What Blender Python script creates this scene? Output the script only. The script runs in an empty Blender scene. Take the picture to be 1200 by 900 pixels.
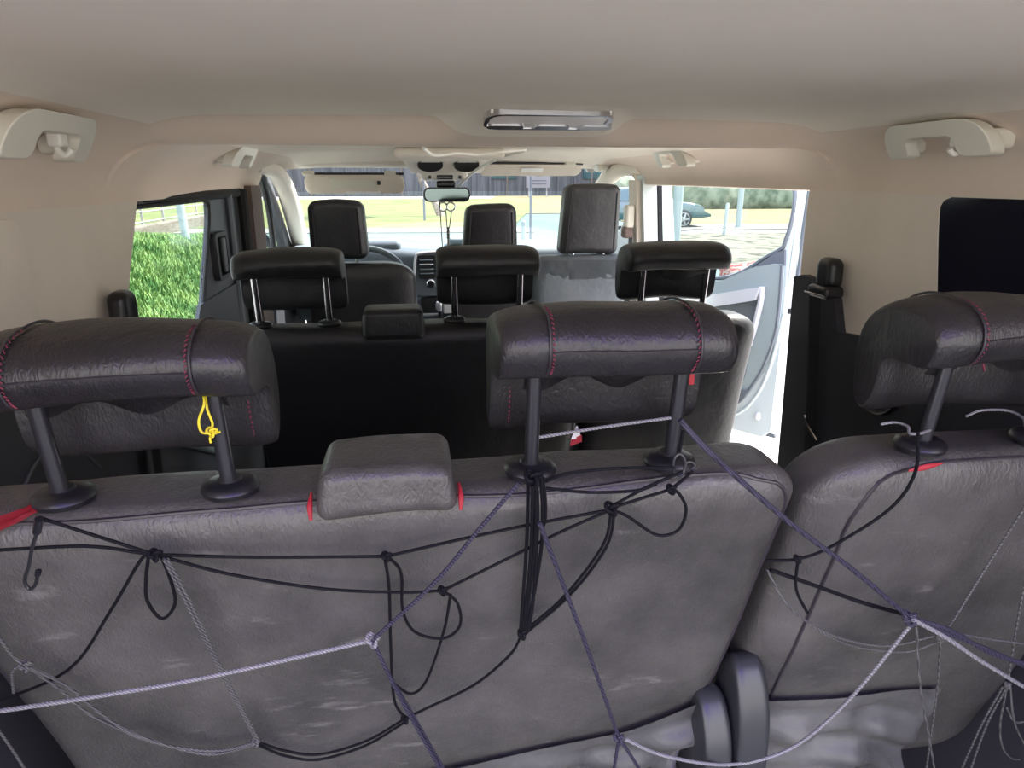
import bpy, bmesh, math, random
from mathutils.bvhtree import BVHTree
from math import sin, cos, pi, radians, sqrt, exp, atan, tan
from mathutils import Vector, Matrix, noise

random.seed(7)
COL = bpy.context.scene.collection
UP = 1.7                      # eye height above the ground; meshes are written relative to the eye, lifted at the end

# ---------------------------------------------------------------- camera numbers
F_PX = 800.0
PITCH = atan((450 - 211) / F_PX)
YAW = atan(125 / F_PX * cos(PITCH))
EYE = Vector((-0.2, 0, 0))
CF = Vector((sin(YAW) * cos(PITCH), cos(YAW) * cos(PITCH), -sin(PITCH)))
CR = Vector((cos(YAW), -sin(YAW), 0))
CU = CR.cross(CF)


def ray(px, py):
    return CF + CR * ((px - 600) / F_PX) + CU * ((450 - py) / F_PX)


def at(px, py, X=None, Y=None, Z=None):
    d = ray(px, py)
    i, v = (0, X) if X is not None else ((1, Y) if Y is not None else (2, Z))
    return EYE + d * ((v - EYE[i]) / d[i])


# ---------------------------------------------------------------- seat back plane of the third row
LEAN = 0.33


def rear_y(z, y0=0.615):
    return y0 + LEAN * (-0.32 - z)


def onseat(px, py, off=0.006, y0=0.615):
    """point where the cord lies against the leaning seat back, off metres in front of it"""
    d = ray(px, py)
    # EYE + t d ; y = y0 + LEAN*(-.32 - z) - off
    t = (y0 - LEAN * 0.32 - off - EYE.y + 0) / (d.y + LEAN * d.z)
    return EYE + d * t


# ---------------------------------------------------------------- mesh helpers
def smoothstep(a, b, x):
    t = max(0.0, min(1.0, (x - a) / (b - a)))
    return t * t * (3 - 2 * t)


def axis_pts(h, r, k, m):
    """sample points along one axis of a rounded box: k per corner, m inside"""
    r = min(r, h * 0.999)
    a = [-h + r * (1 - tan(pi / 4 * (1 - i / k))) for i in range(k)]
    b = [-h + r + (2 * h - 2 * r) * i / m for i in range(m + 1)]
    return a + b + [-v for v in reversed(a)]


def rbox(c, s, r, k=4, m=(6, 4, 6), warp=None, bm=None):
    """rounded box: centre c, full size s, radius r (number or per axis)"""
    if bm is None:
        bm = bmesh.new()
    h = [v / 2 for v in s]
    if not isinstance(r, (tuple, list)):
        r = (r, r, r)
    if isinstance(m, int):
        m = (m, m, m)
    r = [min(r[i], h[i] * 0.999) for i in range(3)]
    ax = [axis_pts(h[i], r[i], k, m[i]) for i in range(3)]
    new = []
    for d in range(3):
        e, f = (d + 1) % 3, (d + 2) % 3
        for sgn in (-1, 1):
            grid = []
            for u in ax[e]:
                row = []
                for v in ax[f]:
                    p = [0, 0, 0]
                    p[d], p[e], p[f] = sgn * h[d], u, v
                    q = [max(-(h[i] - r[i]), min(h[i] - r[i], p[i])) for i in range(3)]
                    n = [(p[i] - q[i]) / r[i] for i in range(3)]
                    l = sqrt(sum(t * t for t in n)) or 1
                    w = Vector([q[i] + r[i] * n[i] / l + c[i] for i in range(3)])
                    vert = bm.verts.new(w)
                    new.append(vert)
                    row.append(vert)
                grid.append(row)
            for i in range(len(grid) - 1):
                for j in range(len(grid[0]) - 1):
                    vs = [grid[i][j], grid[i + 1][j], grid[i + 1][j + 1], grid[i][j + 1]]
                    bm.faces.new(vs if sgn > 0 else vs[::-1])
    bmesh.ops.remove_doubles(bm, verts=new, dist=1e-6)
    if warp:
        for v in bm.verts:
            v.co = Vector(warp(v.co))
    return bm


def catmull(pts, n=6, closed=False):
    pts = [Vector(p) for p in pts]
    out = []
    N = len(pts)
    rng = N if closed else N - 1
    for i in range(rng):
        if closed:
            p0, p1, p2, p3 = pts[i - 1], pts[i], pts[(i + 1) % N], pts[(i + 2) % N]
        else:
            p1, p2 = pts[i], pts[i + 1]
            p0 = pts[i - 1] if i else p1 * 2 - p2
            p3 = pts[i + 2] if i + 2 < N else p2 * 2 - p1
        for k in range(n):
            t = k / n
            out.append(0.5 * ((2 * p1) + (p2 - p0) * t + (2 * p0 - 5 * p1 + 4 * p2 - p3) * t * t
                              + (3 * p1 - p0 - 3 * p2 + p3) * t ** 3))
    if not closed:
        out.append(pts[-1])
    return out


def tube(pts, rad, sides=8, closed=False, bm=None, smooth=0, caps=True, flat=None):
    """tube along points; rad number or list; smooth>0 resamples as a spline; flat=(a,b) gives an oval section"""
    if bm is None:
        bm = bmesh.new()
    pts = [Vector(p) for p in pts]
    if smooth:
        if isinstance(rad, (list, tuple)):
            rr = catmull([(v, 0, 0) for v in rad], smooth, closed)
            rad = [v.x for v in rr]
        pts = catmull(pts, smooth, closed)
    n = len(pts)
    rings = []
    nrm = None
    for i, p in enumerate(pts):
        if closed:
            t = pts[(i + 1) % n] - pts[i - 1]
        else:
            t = pts[min(i + 1, n - 1)] - pts[max(i - 1, 0)]
        if t.length < 1e-9:
            t = Vector((0, 0, 1))
        t.normalize()
        if nrm is None:
            a = Vector((0, 0, 1)) if abs(t.z) < 0.9 else Vector((1, 0, 0))
            nrm = (a - t * a.dot(t)).normalized()
        else:
            nrm = (nrm - t * nrm.dot(t)).normalized()
        b = t.cross(nrm)
        r = rad[i] if isinstance(rad, (list, tuple)) else rad
        fa, fb = flat or (1, 1)
        rings.append([bm.verts.new(p + (nrm * cos(2 * pi * j / sides) * fa + b * sin(2 * pi * j / sides) * fb) * r)
                      for j in range(sides)])
    for i in range(n if closed else n - 1):
        A, B = rings[i], rings[(i + 1) % n]
        for j in range(sides):
            k = (j + 1) % sides
            bm.faces.new((A[j], A[k], B[k], B[j]))
    if caps and not closed:
        bm.faces.new(rings[0][::-1])
        bm.faces.new(rings[-1])
    return bm


def plate(loops, place, w0, w1, bm=None, bevel=0):
    """flat plate: 2D loops (outline, then holes) placed by place(u, v, w), from w0 to w1"""
    if bm is None:
        bm = bmesh.new()
    edges = []
    vv = []
    for lp in loops:
        vs = [bm.verts.new((p[0], p[1], w0)) for p in lp]
        vv += vs
        for i in range(len(vs)):
            edges.append(bm.edges.new((vs[i], vs[(i + 1) % len(vs)])))
    res = bmesh.ops.triangle_fill(bm, use_beauty=True, use_dissolve=False, edges=edges, normal=(0, 0, 1))
    faces = [g for g in res['geom'] if isinstance(g, bmesh.types.BMFace)]
    ext = bmesh.ops.extrude_face_region(bm, geom=faces)
    nv = [g for g in ext['geom'] if isinstance(g, bmesh.types.BMVert)]
    for v in nv:
        v.co.z = w1
    for v in vv + nv:
        v.co = Vector(place(v.co.x, v.co.y, v.co.z))
    bmesh.ops.recalc_face_normals(bm, faces=bm.faces[:])
    return bm


def rrect(u0, v0, u1, v1, r, n=5):
    """rounded rectangle outline"""
    if not isinstance(r, (tuple, list)):
        r = (r, r, r, r)
    out = []
    for (cx, cy, a0, rr) in ((u1 - r[0], v1 - r[0], 0, r[0]), (u0 + r[1], v1 - r[1], 90, r[1]),
                             (u0 + r[2], v0 + r[2], 180, r[2]), (u1 - r[3], v0 + r[3], 270, r[3])):
        for i in range(n + 1):
            a = radians(a0 + 90 * i / n)
            out.append((cx + rr * cos(a), cy + rr * sin(a)))
    return out


def lathe(prof, c, axis='Z', n=24, bm=None):
    """profile of (radius, height) turned about an axis through c"""
    if bm is None:
        bm = bmesh.new()
    c = Vector(c)
    rings = []
    for r, h in prof:
        ring = []
        for j in range(n):
            a = 2 * pi * j / n
            x, y = max(r, 1e-5) * cos(a), max(r, 1e-5) * sin(a)
            p = {'Z': Vector((x, y, h)), 'Y': Vector((x, h, y)), 'X': Vector((h, x, y))}[axis]
            ring.append(bm.verts.new(c + p))
        rings.append(ring)
    for A, B in zip(rings, rings[1:]):
        for j in range(n):
            k = (j + 1) % n
            bm.faces.new((A[j], A[k], B[k], B[j]))
    bmesh.ops.remove_doubles(bm, verts=bm.verts[:], dist=2e-5)
    bmesh.ops.recalc_face_normals(bm, faces=bm.faces[:])
    return bm


def loft_x(prof, x0, x1, r, ncap=5, nmid=8, shrink=0.2, bm=None, warp=None):
    """closed (y,z) profile swept along X with rounded ends"""
    if bm is None:
        bm = bmesh.new()
    cy = sum(p[0] for p in prof) / len(prof)
    cz = sum(p[1] for p in prof) / len(prof)
    st = []
    for i in range(ncap + 1):
        a = pi / 2 * i / ncap
        st.append((x0 + r * (1 - sin(a)), 1 - shrink * (1 - sin(pi / 2 * i / ncap) if False else (1 - sqrt(max(0, 1 - (cos(a)) ** 2))))))
    st = [(x0 + r * (1 - cos(pi / 2 * i / ncap)), 1 - shrink * (1 - sin(pi / 2 * i / ncap))) for i in range(ncap + 1)]
    mid = [(x0 + r + (x1 - x0 - 2 * r) * i / nmid, 1) for i in range(1, nmid)]
    en = [(x0 + x1 - x, s) for x, s in reversed(st)]
    rings = []
    for x, s in st + mid + en:
        ring = []
        for y, z in prof:
            p = Vector((x, cy + (y - cy) * s, cz + (z - cz) * s))
            if warp:
                p = Vector(warp(p))
            ring.append(bm.verts.new(p))
        rings.append(ring)
    n = len(prof)
    for A, B in zip(rings, rings[1:]):
        for j in range(n):
            k = (j + 1) % n
            bm.faces.new((A[j], B[j], B[k], A[k]))
    bm.faces.new(rings[0])
    bm.faces.new(rings[-1][::-1])
    bmesh.ops.recalc_face_normals(bm, faces=bm.faces[:])
    return bm


def grid(fn, us, vs, bm=None):
    if bm is None:
        bm = bmesh.new()
    g = [[bm.verts.new(fn(u, v)) for v in vs] for u in us]
    for i in range(len(us) - 1):
        for j in range(len(vs) - 1):
            bm.faces.new((g[i][j], g[i + 1][j], g[i + 1][j + 1], g[i][j + 1]))
    return bm


def lin(a, b, n):
    return [a + (b - a) * i / n for i in range(n + 1)]


# ---------------------------------------------------------------- object helpers
TOPS = []


def root_of(o):
    while o.parent:
        o = o.parent
    return o


def obj(name, bm, mat, parent=None, sharp=40, origin=None):
    """link a bmesh written in eye coordinates as ONE object"""
    bmesh.ops.recalc_face_normals(bm, faces=bm.faces[:]) if False else None
    me = bpy.data.meshes.new(name)
    off = Vector((0, 0, 0))
    if parent is not None:
        rt = root_of(parent)
        off = rt.location.copy()
    elif origin is None and len(bm.verts):
        lo = Vector([min(v.co[i] for v in bm.verts) for i in range(3)])
        hi = Vector([max(v.co[i] for v in bm.verts) for i in range(3)])
        off = Vector(((lo.x + hi.x) / 2, (lo.y + hi.y) / 2, lo.z))
    elif origin is not None:
        off = Vector(origin)
    bmesh.ops.translate(bm, verts=bm.verts[:], vec=-off)
    bm.to_mesh(me)
    bm.free()
    me.materials.append(mat)
    me.polygons.foreach_set('use_smooth', [True] * len(me.polygons))
    me.set_sharp_from_angle(angle=radians(sharp))
    o = bpy.data.objects.new(name, me)
    COL.objects.link(o)
    if parent is not None:
        o.parent = parent
    else:
        o.location = off
        TOPS.append(o)
    return o


def thing(name, label, cat, base, group=None):
    o = bpy.data.objects.new(name, None)
    o.empty_display_size = 0.05
    COL.objects.link(o)
    o.location = base
    TOPS.append(o)
    return tag(o, label, cat, group)


def tag(o, label, cat, group=None, kind=None):
    o['label'] = label
    o['category'] = cat
    if group:
        o['group'] = group
    if kind:
        o['kind'] = kind
    return o


def struct(name, bm, mat, sharp=40):
    o = obj(name, bm, mat, None, sharp)
    o['kind'] = 'structure'
    return o


def copy_tree(o, parent=None):
    c = o.copy()
    COL.objects.link(c)
    if parent is not None:
        c.parent = parent
    else:
        TOPS.append(c)
    for ch in list(o.children):
        copy_tree(ch, c)
    return c


# ---------------------------------------------------------------- materials
def nodes(name):
    m = bpy.data.materials.new(name)
    m.use_nodes = True
    nt = m.node_tree
    return m, nt, nt.nodes['Principled BSDF']


def mat(name, col, rough=0.5, metal=0.0, spec=0.5, bump=0, bscale=200, var=0, vscale=6, coat=0, stretch=None,
        sheen=0, detail=3, emit=None):
    m, nt, p = nodes(name)
    N, L = nt.nodes, nt.links
    p.inputs['Base Color'].default_value = (*col, 1)
    p.inputs['Roughness'].default_value = rough
    p.inputs['Metallic'].default_value = metal
    p.inputs['Specular IOR Level'].default_value = spec
    if coat:
        p.inputs['Coat Weight'].default_value = coat
        p.inputs['Coat Roughness'].default_value = 0.25
    if sheen:
        p.inputs['Sheen Weight'].default_value = sheen
    tc = N.new('ShaderNodeTexCoord')
    if bump:
        mp = N.new('ShaderNodeMapping')
        if stretch:
            mp.inputs['Scale'].default_value = stretch
        L.new(tc.outputs['Object'], mp.inputs['Vector'])
        nz = N.new('ShaderNodeTexNoise')
        nz.inputs['Scale'].default_value = bscale
        nz.inputs['Detail'].default_value = detail
        nz.inputs['Distortion'].default_value = 0.6
        L.new(mp.outputs['Vector'], nz.inputs['Vector'])
        b = N.new('ShaderNodeBump')
        b.inputs['Strength'].default_value = bump
        b.inputs['Distance'].default_value = 0.002
        L.new(nz.outputs['Fac'], b.inputs['Height'])
        L.new(b.outputs['Normal'], p.inputs['Normal'])
    if var:
        nz = N.new('ShaderNodeTexNoise')
        nz.inputs['Scale'].default_value = vscale
        nz.inputs['Detail'].default_value = 5
        nz.inputs['Roughness'].default_value = 0.6
        L.new(tc.outputs['Object'], nz.inputs['Vector'])
        rp = N.new('ShaderNodeValToRGB')
        rp.color_ramp.elements[0].position = 0.3
        rp.color_ramp.elements[1].position = 0.7
        rp.color_ramp.elements[0].color = (*[c * (1 - var) for c in col], 1)
        rp.color_ramp.elements[1].color = (*[min(1, c * (1 + var)) for c in col], 1)
        L.new(nz.outputs['Fac'], rp.inputs['Fac'])
        L.new(rp.outputs['Color'], p.inputs['Base Color'])
    return m


def mat_two(name, c1, c2, scale, rough=0.8, lo=0.4, hi=0.6, bump=0.0, detail=4, stretch=(1, 1, 1), spec=0.3):
    """two colours broken up by noise"""
    m, nt, p = nodes(name)
    N, L = nt.nodes, nt.links
    p.inputs['Roughness'].default_value = rough
    p.inputs['Specular IOR Level'].default_value = spec
    tc = N.new('ShaderNodeTexCoord')
    mp = N.new('ShaderNodeMapping')
    mp.inputs['Scale'].default_value = stretch
    L.new(tc.outputs['Object'], mp.inputs['Vector'])
    nz = N.new('ShaderNodeTexNoise')
    nz.inputs['Scale'].default_value = scale
    nz.inputs['Detail'].default_value = detail
    L.new(mp.outputs['Vector'], nz.inputs['Vector'])
    rp = N.new('ShaderNodeValToRGB')
    rp.color_ramp.elements[0].position = lo
    rp.color_ramp.elements[1].position = hi
    rp.color_ramp.elements[0].color = (*c1, 1)
    rp.color_ramp.elements[1].color = (*c2, 1)
    L.new(nz.outputs['Fac'], rp.inputs['Fac'])
    L.new(rp.outputs['Color'], p.inputs['Base Color'])
    if bump:
        b = N.new('ShaderNodeBump')
        b.inputs['Strength'].default_value = bump
        b.inputs['Distance'].default_value = 0.02
        L.new(nz.outputs['Fac'], b.inputs['Height'])
        L.new(b.outputs['Normal'], p.inputs['Normal'])
    return m


def mat_leather(name, col, dust, rough=0.42, grain=0.35, gscale=260, dustamt=0.5, stretch=(1, 1, 0.45), scuff=0.0):
    """black leatherette: fine grain, soft creases, dusty wear"""
    m, nt, p = nodes(name)
    N, L = nt.nodes, nt.links
    p.inputs['Specular IOR Level'].default_value = 0.5
    tc = N.new('ShaderNodeTexCoord')
    mp = N.new('ShaderNodeMapping')
    mp.inputs['Scale'].default_value = stretch
    L.new(tc.outputs['Object'], mp.inputs['Vector'])
    g = N.new('ShaderNodeTexNoise')
    g.inputs['Scale'].default_value = gscale
    g.inputs['Detail'].default_value = 2
    g.inputs['Distortion'].default_value = 1.2
    L.new(mp.outputs['Vector'], g.inputs['Vector'])
    big = N.new('ShaderNodeTexNoise')
    big.inputs['Scale'].default_value = 7
    big.inputs['Detail'].default_value = 4
    L.new(tc.outputs['Object'], big.inputs['Vector'])
    b1 = N.new('ShaderNodeBump')
    b1.inputs['Strength'].default_value = 0.5
    b1.inputs['Distance'].default_value = 0.012
    L.new(big.outputs['Fac'], b1.inputs['Height'])
    b2 = N.new('ShaderNodeBump')
    b2.inputs['Strength'].default_value = grain
    b2.inputs['Distance'].default_value = 0.0016
    L.new(g.outputs['Fac'], b2.inputs['Height'])
    cn = N.new('ShaderNodeTexNoise')
    cn.inputs['Scale'].default_value = 24
    cn.inputs['Detail'].default_value = 3
    cn.inputs['Distortion'].default_value = 2.2
    L.new(tc.outputs['Object'], cn.inputs['Vector'])
    b3 = N.new('ShaderNodeBump')
    b3.inputs['Strength'].default_value = 0.22
    b3.inputs['Distance'].default_value = 0.004
    L.new(cn.outputs['Fac'], b3.inputs['Height'])
    L.new(b1.outputs['Normal'], b3.inputs['Normal'])
    L.new(b3.outputs['Normal'], b2.inputs['Normal'])
    L.new(b2.outputs['Normal'], p.inputs['Normal'])
    dn = N.new('ShaderNodeTexNoise')
    dn.inputs['Scale'].default_value = 4.5
    dn.inputs['Detail'].default_value = 7
    dn.inputs['Roughness'].default_value = 0.62
    L.new(tc.outputs['Object'], dn.inputs['Vector'])
    rp = N.new('ShaderNodeValToRGB')
    rp.color_ramp.elements[0].position = 0.38
    rp.color_ramp.elements[1].position = 0.72
    rp.color_ramp.elements[0].color = (*col, 1)
    rp.color_ramp.elements[1].color = (*[c + (d - c) * dustamt for c, d in zip(col, dust)], 1)
    L.new(dn.outputs['Fac'], rp.inputs['Fac'])
    # pale scuffs, drawn out sideways
    sm = N.new('ShaderNodeMapping')
    sm.inputs['Scale'].default_value = (9, 9, 34)
    sm.inputs['Rotation'].default_value = (0, 0.35, 0)
    L.new(tc.outputs['Object'], sm.inputs['Vector'])
    sn = N.new('ShaderNodeTexNoise')
    sn.inputs['Scale'].default_value = 1.0
    sn.inputs['Detail'].default_value = 6
    sn.inputs['Roughness'].default_value = 0.65
    L.new(sm.outputs['Vector'], sn.inputs['Vector'])
    sr = N.new('ShaderNodeMapRange')
    sr.inputs['From Min'].default_value = 0.62
    sr.inputs['From Max'].default_value = 0.80
    sr.inputs['To Max'].default_value = scuff
    L.new(sn.outputs['Fac'], sr.inputs['Value'])
    mxc = N.new('ShaderNodeMix')
    mxc.data_type = 'RGBA'
    L.new(sr.outputs['Result'], mxc.inputs[0])
    L.new(rp.outputs['Color'], mxc.inputs[6])
    mxc.inputs[7].default_value = (0.30, 0.29, 0.27, 1)
    L.new(mxc.outputs[2], p.inputs['Base Color'])
    rr = N.new('ShaderNodeMapRange')
    rr.inputs['To Min'].default_value = rough - 0.05
    rr.inputs['To Max'].default_value = rough + 0.12
    L.new(dn.outputs['Fac'], rr.inputs['Value'])
    L.new(rr.outputs['Result'], p.inputs['Roughness'])
    return m


def mat_glass(name, tint=(0.95, 1, 0.98), gloss=0.06, rough=0.02):
    m = bpy.data.materials.new(name)
    m.use_nodes = True
    nt = m.node_tree
    N, L = nt.nodes, nt.links
    N.clear()
    out = N.new('ShaderNodeOutputMaterial')
    t = N.new('ShaderNodeBsdfTransparent')
    t.inputs['Color'].default_value = (*tint, 1)
    g = N.new('ShaderNodeBsdfGlossy')
    g.inputs['Roughness'].default_value = rough
    g.inputs['Color'].default_value = (1, 1, 1, 1)
    mx = N.new('ShaderNodeMixShader')
    fr = N.new('ShaderNodeLayerWeight')
    fr.inputs['Blend'].default_value = 0.5
    pw = N.new('ShaderNodeMath')
    pw.operation = 'POWER'
    pw.inputs[1].default_value = 5
    ml = N.new('ShaderNodeMath')
    ml.operation = 'MULTIPLY_ADD'
    ml.inputs[1].default_value = 0.35
    ml.inputs[2].default_value = gloss * 0.3
    ml.use_clamp = True
    L.new(fr.outputs['Facing'], pw.inputs[0])
    L.new(pw.outputs[0], ml.inputs[0])
    L.new(ml.outputs[0], mx.inputs[0])
    L.new(t.outputs[0], mx.inputs[1])
    L.new(g.outputs[0], mx.inputs[2])
    L.new(mx.outputs[0], out.inputs[0])
    return m


def mat_rope(name, c1, c2, scale=900):
    """twisted cord: diagonal stripes of two colours"""
    m, nt, p = nodes(name)
    N, L = nt.nodes, nt.links
    p.inputs['Roughness'].default_value = 0.55
    tc = N.new('ShaderNodeTexCoord')
    wv = N.new('ShaderNodeTexWave')
    wv.wave_type = 'BANDS'
    wv.bands_direction = 'DIAGONAL'
    wv.inputs['Scale'].default_value = scale / 6
    wv.inputs['Distortion'].default_value = 1.5
    L.new(tc.outputs['Object'], wv.inputs['Vector'])
    rp = N.new('ShaderNodeValToRGB')
    rp.color_ramp.elements[0].color = (*c1, 1)
    rp.color_ramp.elements[1].color = (*c2, 1)
    L.new(wv.outputs['Fac'], rp.inputs['Fac'])
    L.new(rp.outputs['Color'], p.inputs['Base Color'])
    b = N.new('ShaderNodeBump')
    b.inputs['Strength'].default_value = 0.6
    b.inputs['Distance'].default_value = 0.001
    L.new(wv.outputs['Fac'], b.inputs['Height'])
    L.new(b.outputs['Normal'], p.inputs['Normal'])
    return m


M = {}
M['headliner'] = mat('headliner_beige', (0.80, 0.73, 0.625), 0.9, spec=0.1, bump=0.25, bscale=700, var=0.04, vscale=3)
M['crossbar'] = mat('crossbar_beige', (0.72, 0.605, 0.50), 0.85, spec=0.15, bump=0.2, bscale=600, var=0.04, vscale=3)
M['loadmat'] = mat('added_load_grey', (0.10, 0.10, 0.10), 0.8, bump=0.3, bscale=120)
M['trim'] = mat('pillar_trim_beige', (0.70, 0.625, 0.53), 0.7, spec=0.25, bump=0.15, bscale=500, var=0.05, vscale=4)
M['handle'] = mat('handle_plastic', (0.66, 0.63, 0.53), 0.45, spec=0.4)
M['cream'] = mat('cream_plastic', (0.75, 0.72, 0.64), 0.4)
M['dark_trim'] = mat('dark_trim', (0.028, 0.028, 0.034), 0.55, bump=0.2, bscale=500)
M['door_grey'] = mat('door_trim_charcoal', (0.060, 0.064, 0.072), 0.5, bump=0.2, bscale=400)
M['black'] = mat('black_plastic', (0.012, 0.012, 0.014), 0.35)
M['void'] = mat('black_rubber', (0.008, 0.008, 0.008), 0.8)
M['brown'] = mat('brown_pillar_cloth', (0.16, 0.115, 0.095), 0.85, bump=0.2, bscale=400)
M['leather'] = mat_leather('leather_dusty', (0.045, 0.0435, 0.039), (0.17, 0.163, 0.148), 0.34, 0.75, 210, 0.5, scuff=0.6)
M['leather_top'] = mat_leather('leather_headrest', (0.014, 0.0125, 0.0135), (0.05, 0.047, 0.048), 0.34, 0.6, 210, 0.5)
M['leather_black'] = mat_leather('leather_black', (0.009, 0.009, 0.011), (0.02, 0.02, 0.022), 0.45, 0.3, 200, 0.4)
M['leather_front'] = mat_leather('leather_front', (0.013, 0.012, 0.0135), (0.038, 0.035, 0.036), 0.42, 0.3, 200, 0.4)
M['leather_sheen'] = mat_leather('leather_front_sheen', (0.030, 0.029, 0.032), (0.08, 0.077, 0.08), 0.38, 0.3, 200, 0.4)  # front leather lightened: the passenger headrest's grey sheen is in the colour
M['leather_blue'] = mat_leather('leather_blue_grey', (0.10, 0.115, 0.13), (0.2, 0.21, 0.22), 0.5, 0.3, 200, 0.5)
M['hem'] = mat_leather('lower_cover', (0.13, 0.13, 0.125), (0.34, 0.34, 0.31), 0.26, 0.15, 120, 0.7)
M['piping'] = mat('piping_black', (0.030, 0.026, 0.030), 0.4)
M['hinge'] = mat('hinge_plastic', (0.030, 0.032, 0.034), 0.35)
M['stitch'] = mat('stitch_crimson', (0.16, 0.022, 0.045), 0.7)
M['red'] = mat('red_cloth', (0.34, 0.012, 0.022), 0.6)
M['steel'] = mat('seat_post_steel', (0.26, 0.25, 0.27), 0.22, metal=1)
M['chrome'] = mat('chrome', (0.62, 0.62, 0.64), 0.18, metal=1)
M['post'] = mat('dark_steel', (0.05, 0.05, 0.055), 0.28, metal=0.6)
M['silver'] = mat('silver_plastic', (0.55, 0.56, 0.58), 0.35, metal=0.3)
M['cord_black'] = mat('cord_black', (0.004, 0.004, 0.006), 0.7, spec=0.18, bump=0.4, bscale=900)
M['cord_purple'] = mat_rope('cord_purple', (0.008, 0.007, 0.014), (0.045, 0.040, 0.075))
M['cord_lilac'] = mat_rope('cord_lilac', (0.13, 0.127, 0.132), (0.29, 0.285, 0.295))
M['cord_grey'] = mat_rope('cord_grey', (0.04, 0.04, 0.039), (0.14, 0.138, 0.132))
M['yellow'] = mat('yellow_string', (0.75, 0.62, 0.03), 0.5)
M['white'] = mat('white_paint', (0.50, 0.56, 0.55), 0.3, coat=0.3)
M['panel_grey'] = mat('door_panel_grey', (0.24, 0.285, 0.28), 0.5, bump=0.1, bscale=300)
M['panel_dark'] = mat('door_panel_dark', (0.10, 0.115, 0.13), 0.5)
M['glass'] = mat_glass('glass_clear', (0.93, 0.98, 0.96), 0.04)
M['violet_filter'] = mat_glass('added_violet_filter', (0.62, 0.44, 1.0), 0.04)
M['band'] = mat_glass('glass_tint_band', (0.60, 0.61, 0.64), 0.04)
M['mirror_glass'] = mat('mirror_glass', (0.09, 0.115, 0.11), 0.06, metal=1)
M['privacy'] = mat('privacy_glass', (0.010, 0.010, 0.018), 0.12, spec=0.25)
M['screen'] = mat('screen_black', (0.01, 0.012, 0.016), 0.15)
M['lens'] = mat('lamp_lens', (0.88, 0.83, 0.78), 0.25, coat=0.5)
M['dash'] = mat('dash_grey', (0.10, 0.125, 0.14), 0.6, bump=0.15, bscale=400)
M['dashtop'] = mat('dash_top', (0.13, 0.17, 0.18), 0.65, bump=0.15, bscale=400)
M['floor'] = mat('floor_mat', (0.22, 0.21, 0.20), 0.8, bump=0.4, bscale=150)
M['paving'] = mat_two('paving', (0.30, 0.285, 0.26), (0.38, 0.365, 0.335), 1.6, 0.9, 0.35, 0.65)
M['asphalt'] = mat_two('asphalt', (0.044, 0.070, 0.066), (0.058, 0.084, 0.080), 0.5, 0.85, 0.35, 0.65)
M['apron_dark'] = mat_two('added_apron_dark', (0.05, 0.05, 0.052), (0.075, 0.074, 0.072), 3.0, 0.9)
M['kerb'] = mat('kerb_concrete', (0.105, 0.098, 0.085), 0.9, var=0.08, vscale=2)
M['lawn'] = mat_two('lawn', (0.055, 0.078, 0.016), (0.11, 0.10, 0.038), 0.5, 0.95, 0.35, 0.7)
M['blade'] = mat_two('grass_blade', (0.03, 0.10, 0.015), (0.18, 0.27, 0.075), 3.0, 0.6, 0.35, 0.68)
M['soil'] = mat_two('bank_soil', (0.02, 0.05, 0.01), (0.06, 0.11, 0.02), 6, 0.95)
M['sand'] = mat_two('sand', (0.085, 0.070, 0.030), (0.11, 0.09, 0.046), 1.0, 0.95)
M['gravel'] = mat_two('gravel', (0.022, 0.021, 0.015), (0.095, 0.09, 0.066), 2.2, 0.95, 0.36, 0.50, detail=3)
M['hedge'] = mat_two('hedge', (0.06, 0.085, 0.055), (0.16, 0.19, 0.135), 2.2, 0.9, 0.35, 0.65, bump=1.0)
M['fence'] = mat('fence_metal', (0.22, 0.215, 0.19), 0.5)
M['wallstone'] = mat_two('pale_stone', (0.09, 0.075, 0.06), (0.12, 0.105, 0.085), 3, 0.9, stretch=(1, 1, 6))
M['building'] = mat_two('grey_cladding', (0.045, 0.05, 0.052), (0.085, 0.09, 0.092), 1.2, 0.7, stretch=(4, 4, 0.2))
M['teal'] = mat('car_paint_teal', (0.012, 0.055, 0.06), 0.22, coat=0.8)
M['car_glass'] = mat('car_glass', (0.02, 0.06, 0.065), 0.08)
M['tyre'] = mat('tyre', (0.02, 0.022, 0.024), 0.8)
M['alloy'] = mat('alloy', (0.25, 0.28, 0.29), 0.35, metal=0.7)
M['bark'] = mat_two('bark', (0.16, 0.13, 0.10), (0.28, 0.24, 0.20), 8, 0.95)
M['leaf'] = mat_two('leaf', (0.05, 0.12, 0.02), (0.14, 0.24, 0.05), 5, 0.6)
M['pale_pole'] = mat('pale_pole', (0.18, 0.22, 0.215), 0.5)
M['sign'] = mat('sign_white', (0.22, 0.22, 0.23), 0.5)
M['ink'] = mat('sign_ink', (0.10, 0.10, 0.12), 0.6)
M['sticker'] = mat('sticker_white', (0.85, 0.84, 0.80), 0.5)
M['wood_bead'] = mat('ornament_beads', (0.16, 0.12, 0.10), 0.4)
M['belt'] = mat('belt_webbing', (0.020, 0.018, 0.022), 0.65, bump=0.4, bscale=700)
M['rubble'] = mat_two('red_flowers', (0.13, 0.02, 0.02), (0.17, 0.13, 0.11), 14, 0.9, 0.45, 0.55)


# ================================================================ VAN SHELL (the setting)
def zlow(y, s=-1):
    base = -0.045 + 0.006 * smoothstep(1.5, 2.9, y) if s < 0 else -0.026 + 0.008 * smoothstep(1.0, 2.7, y)
    return base + 0.075 * smoothstep(2.9, 3.15, y)


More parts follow.
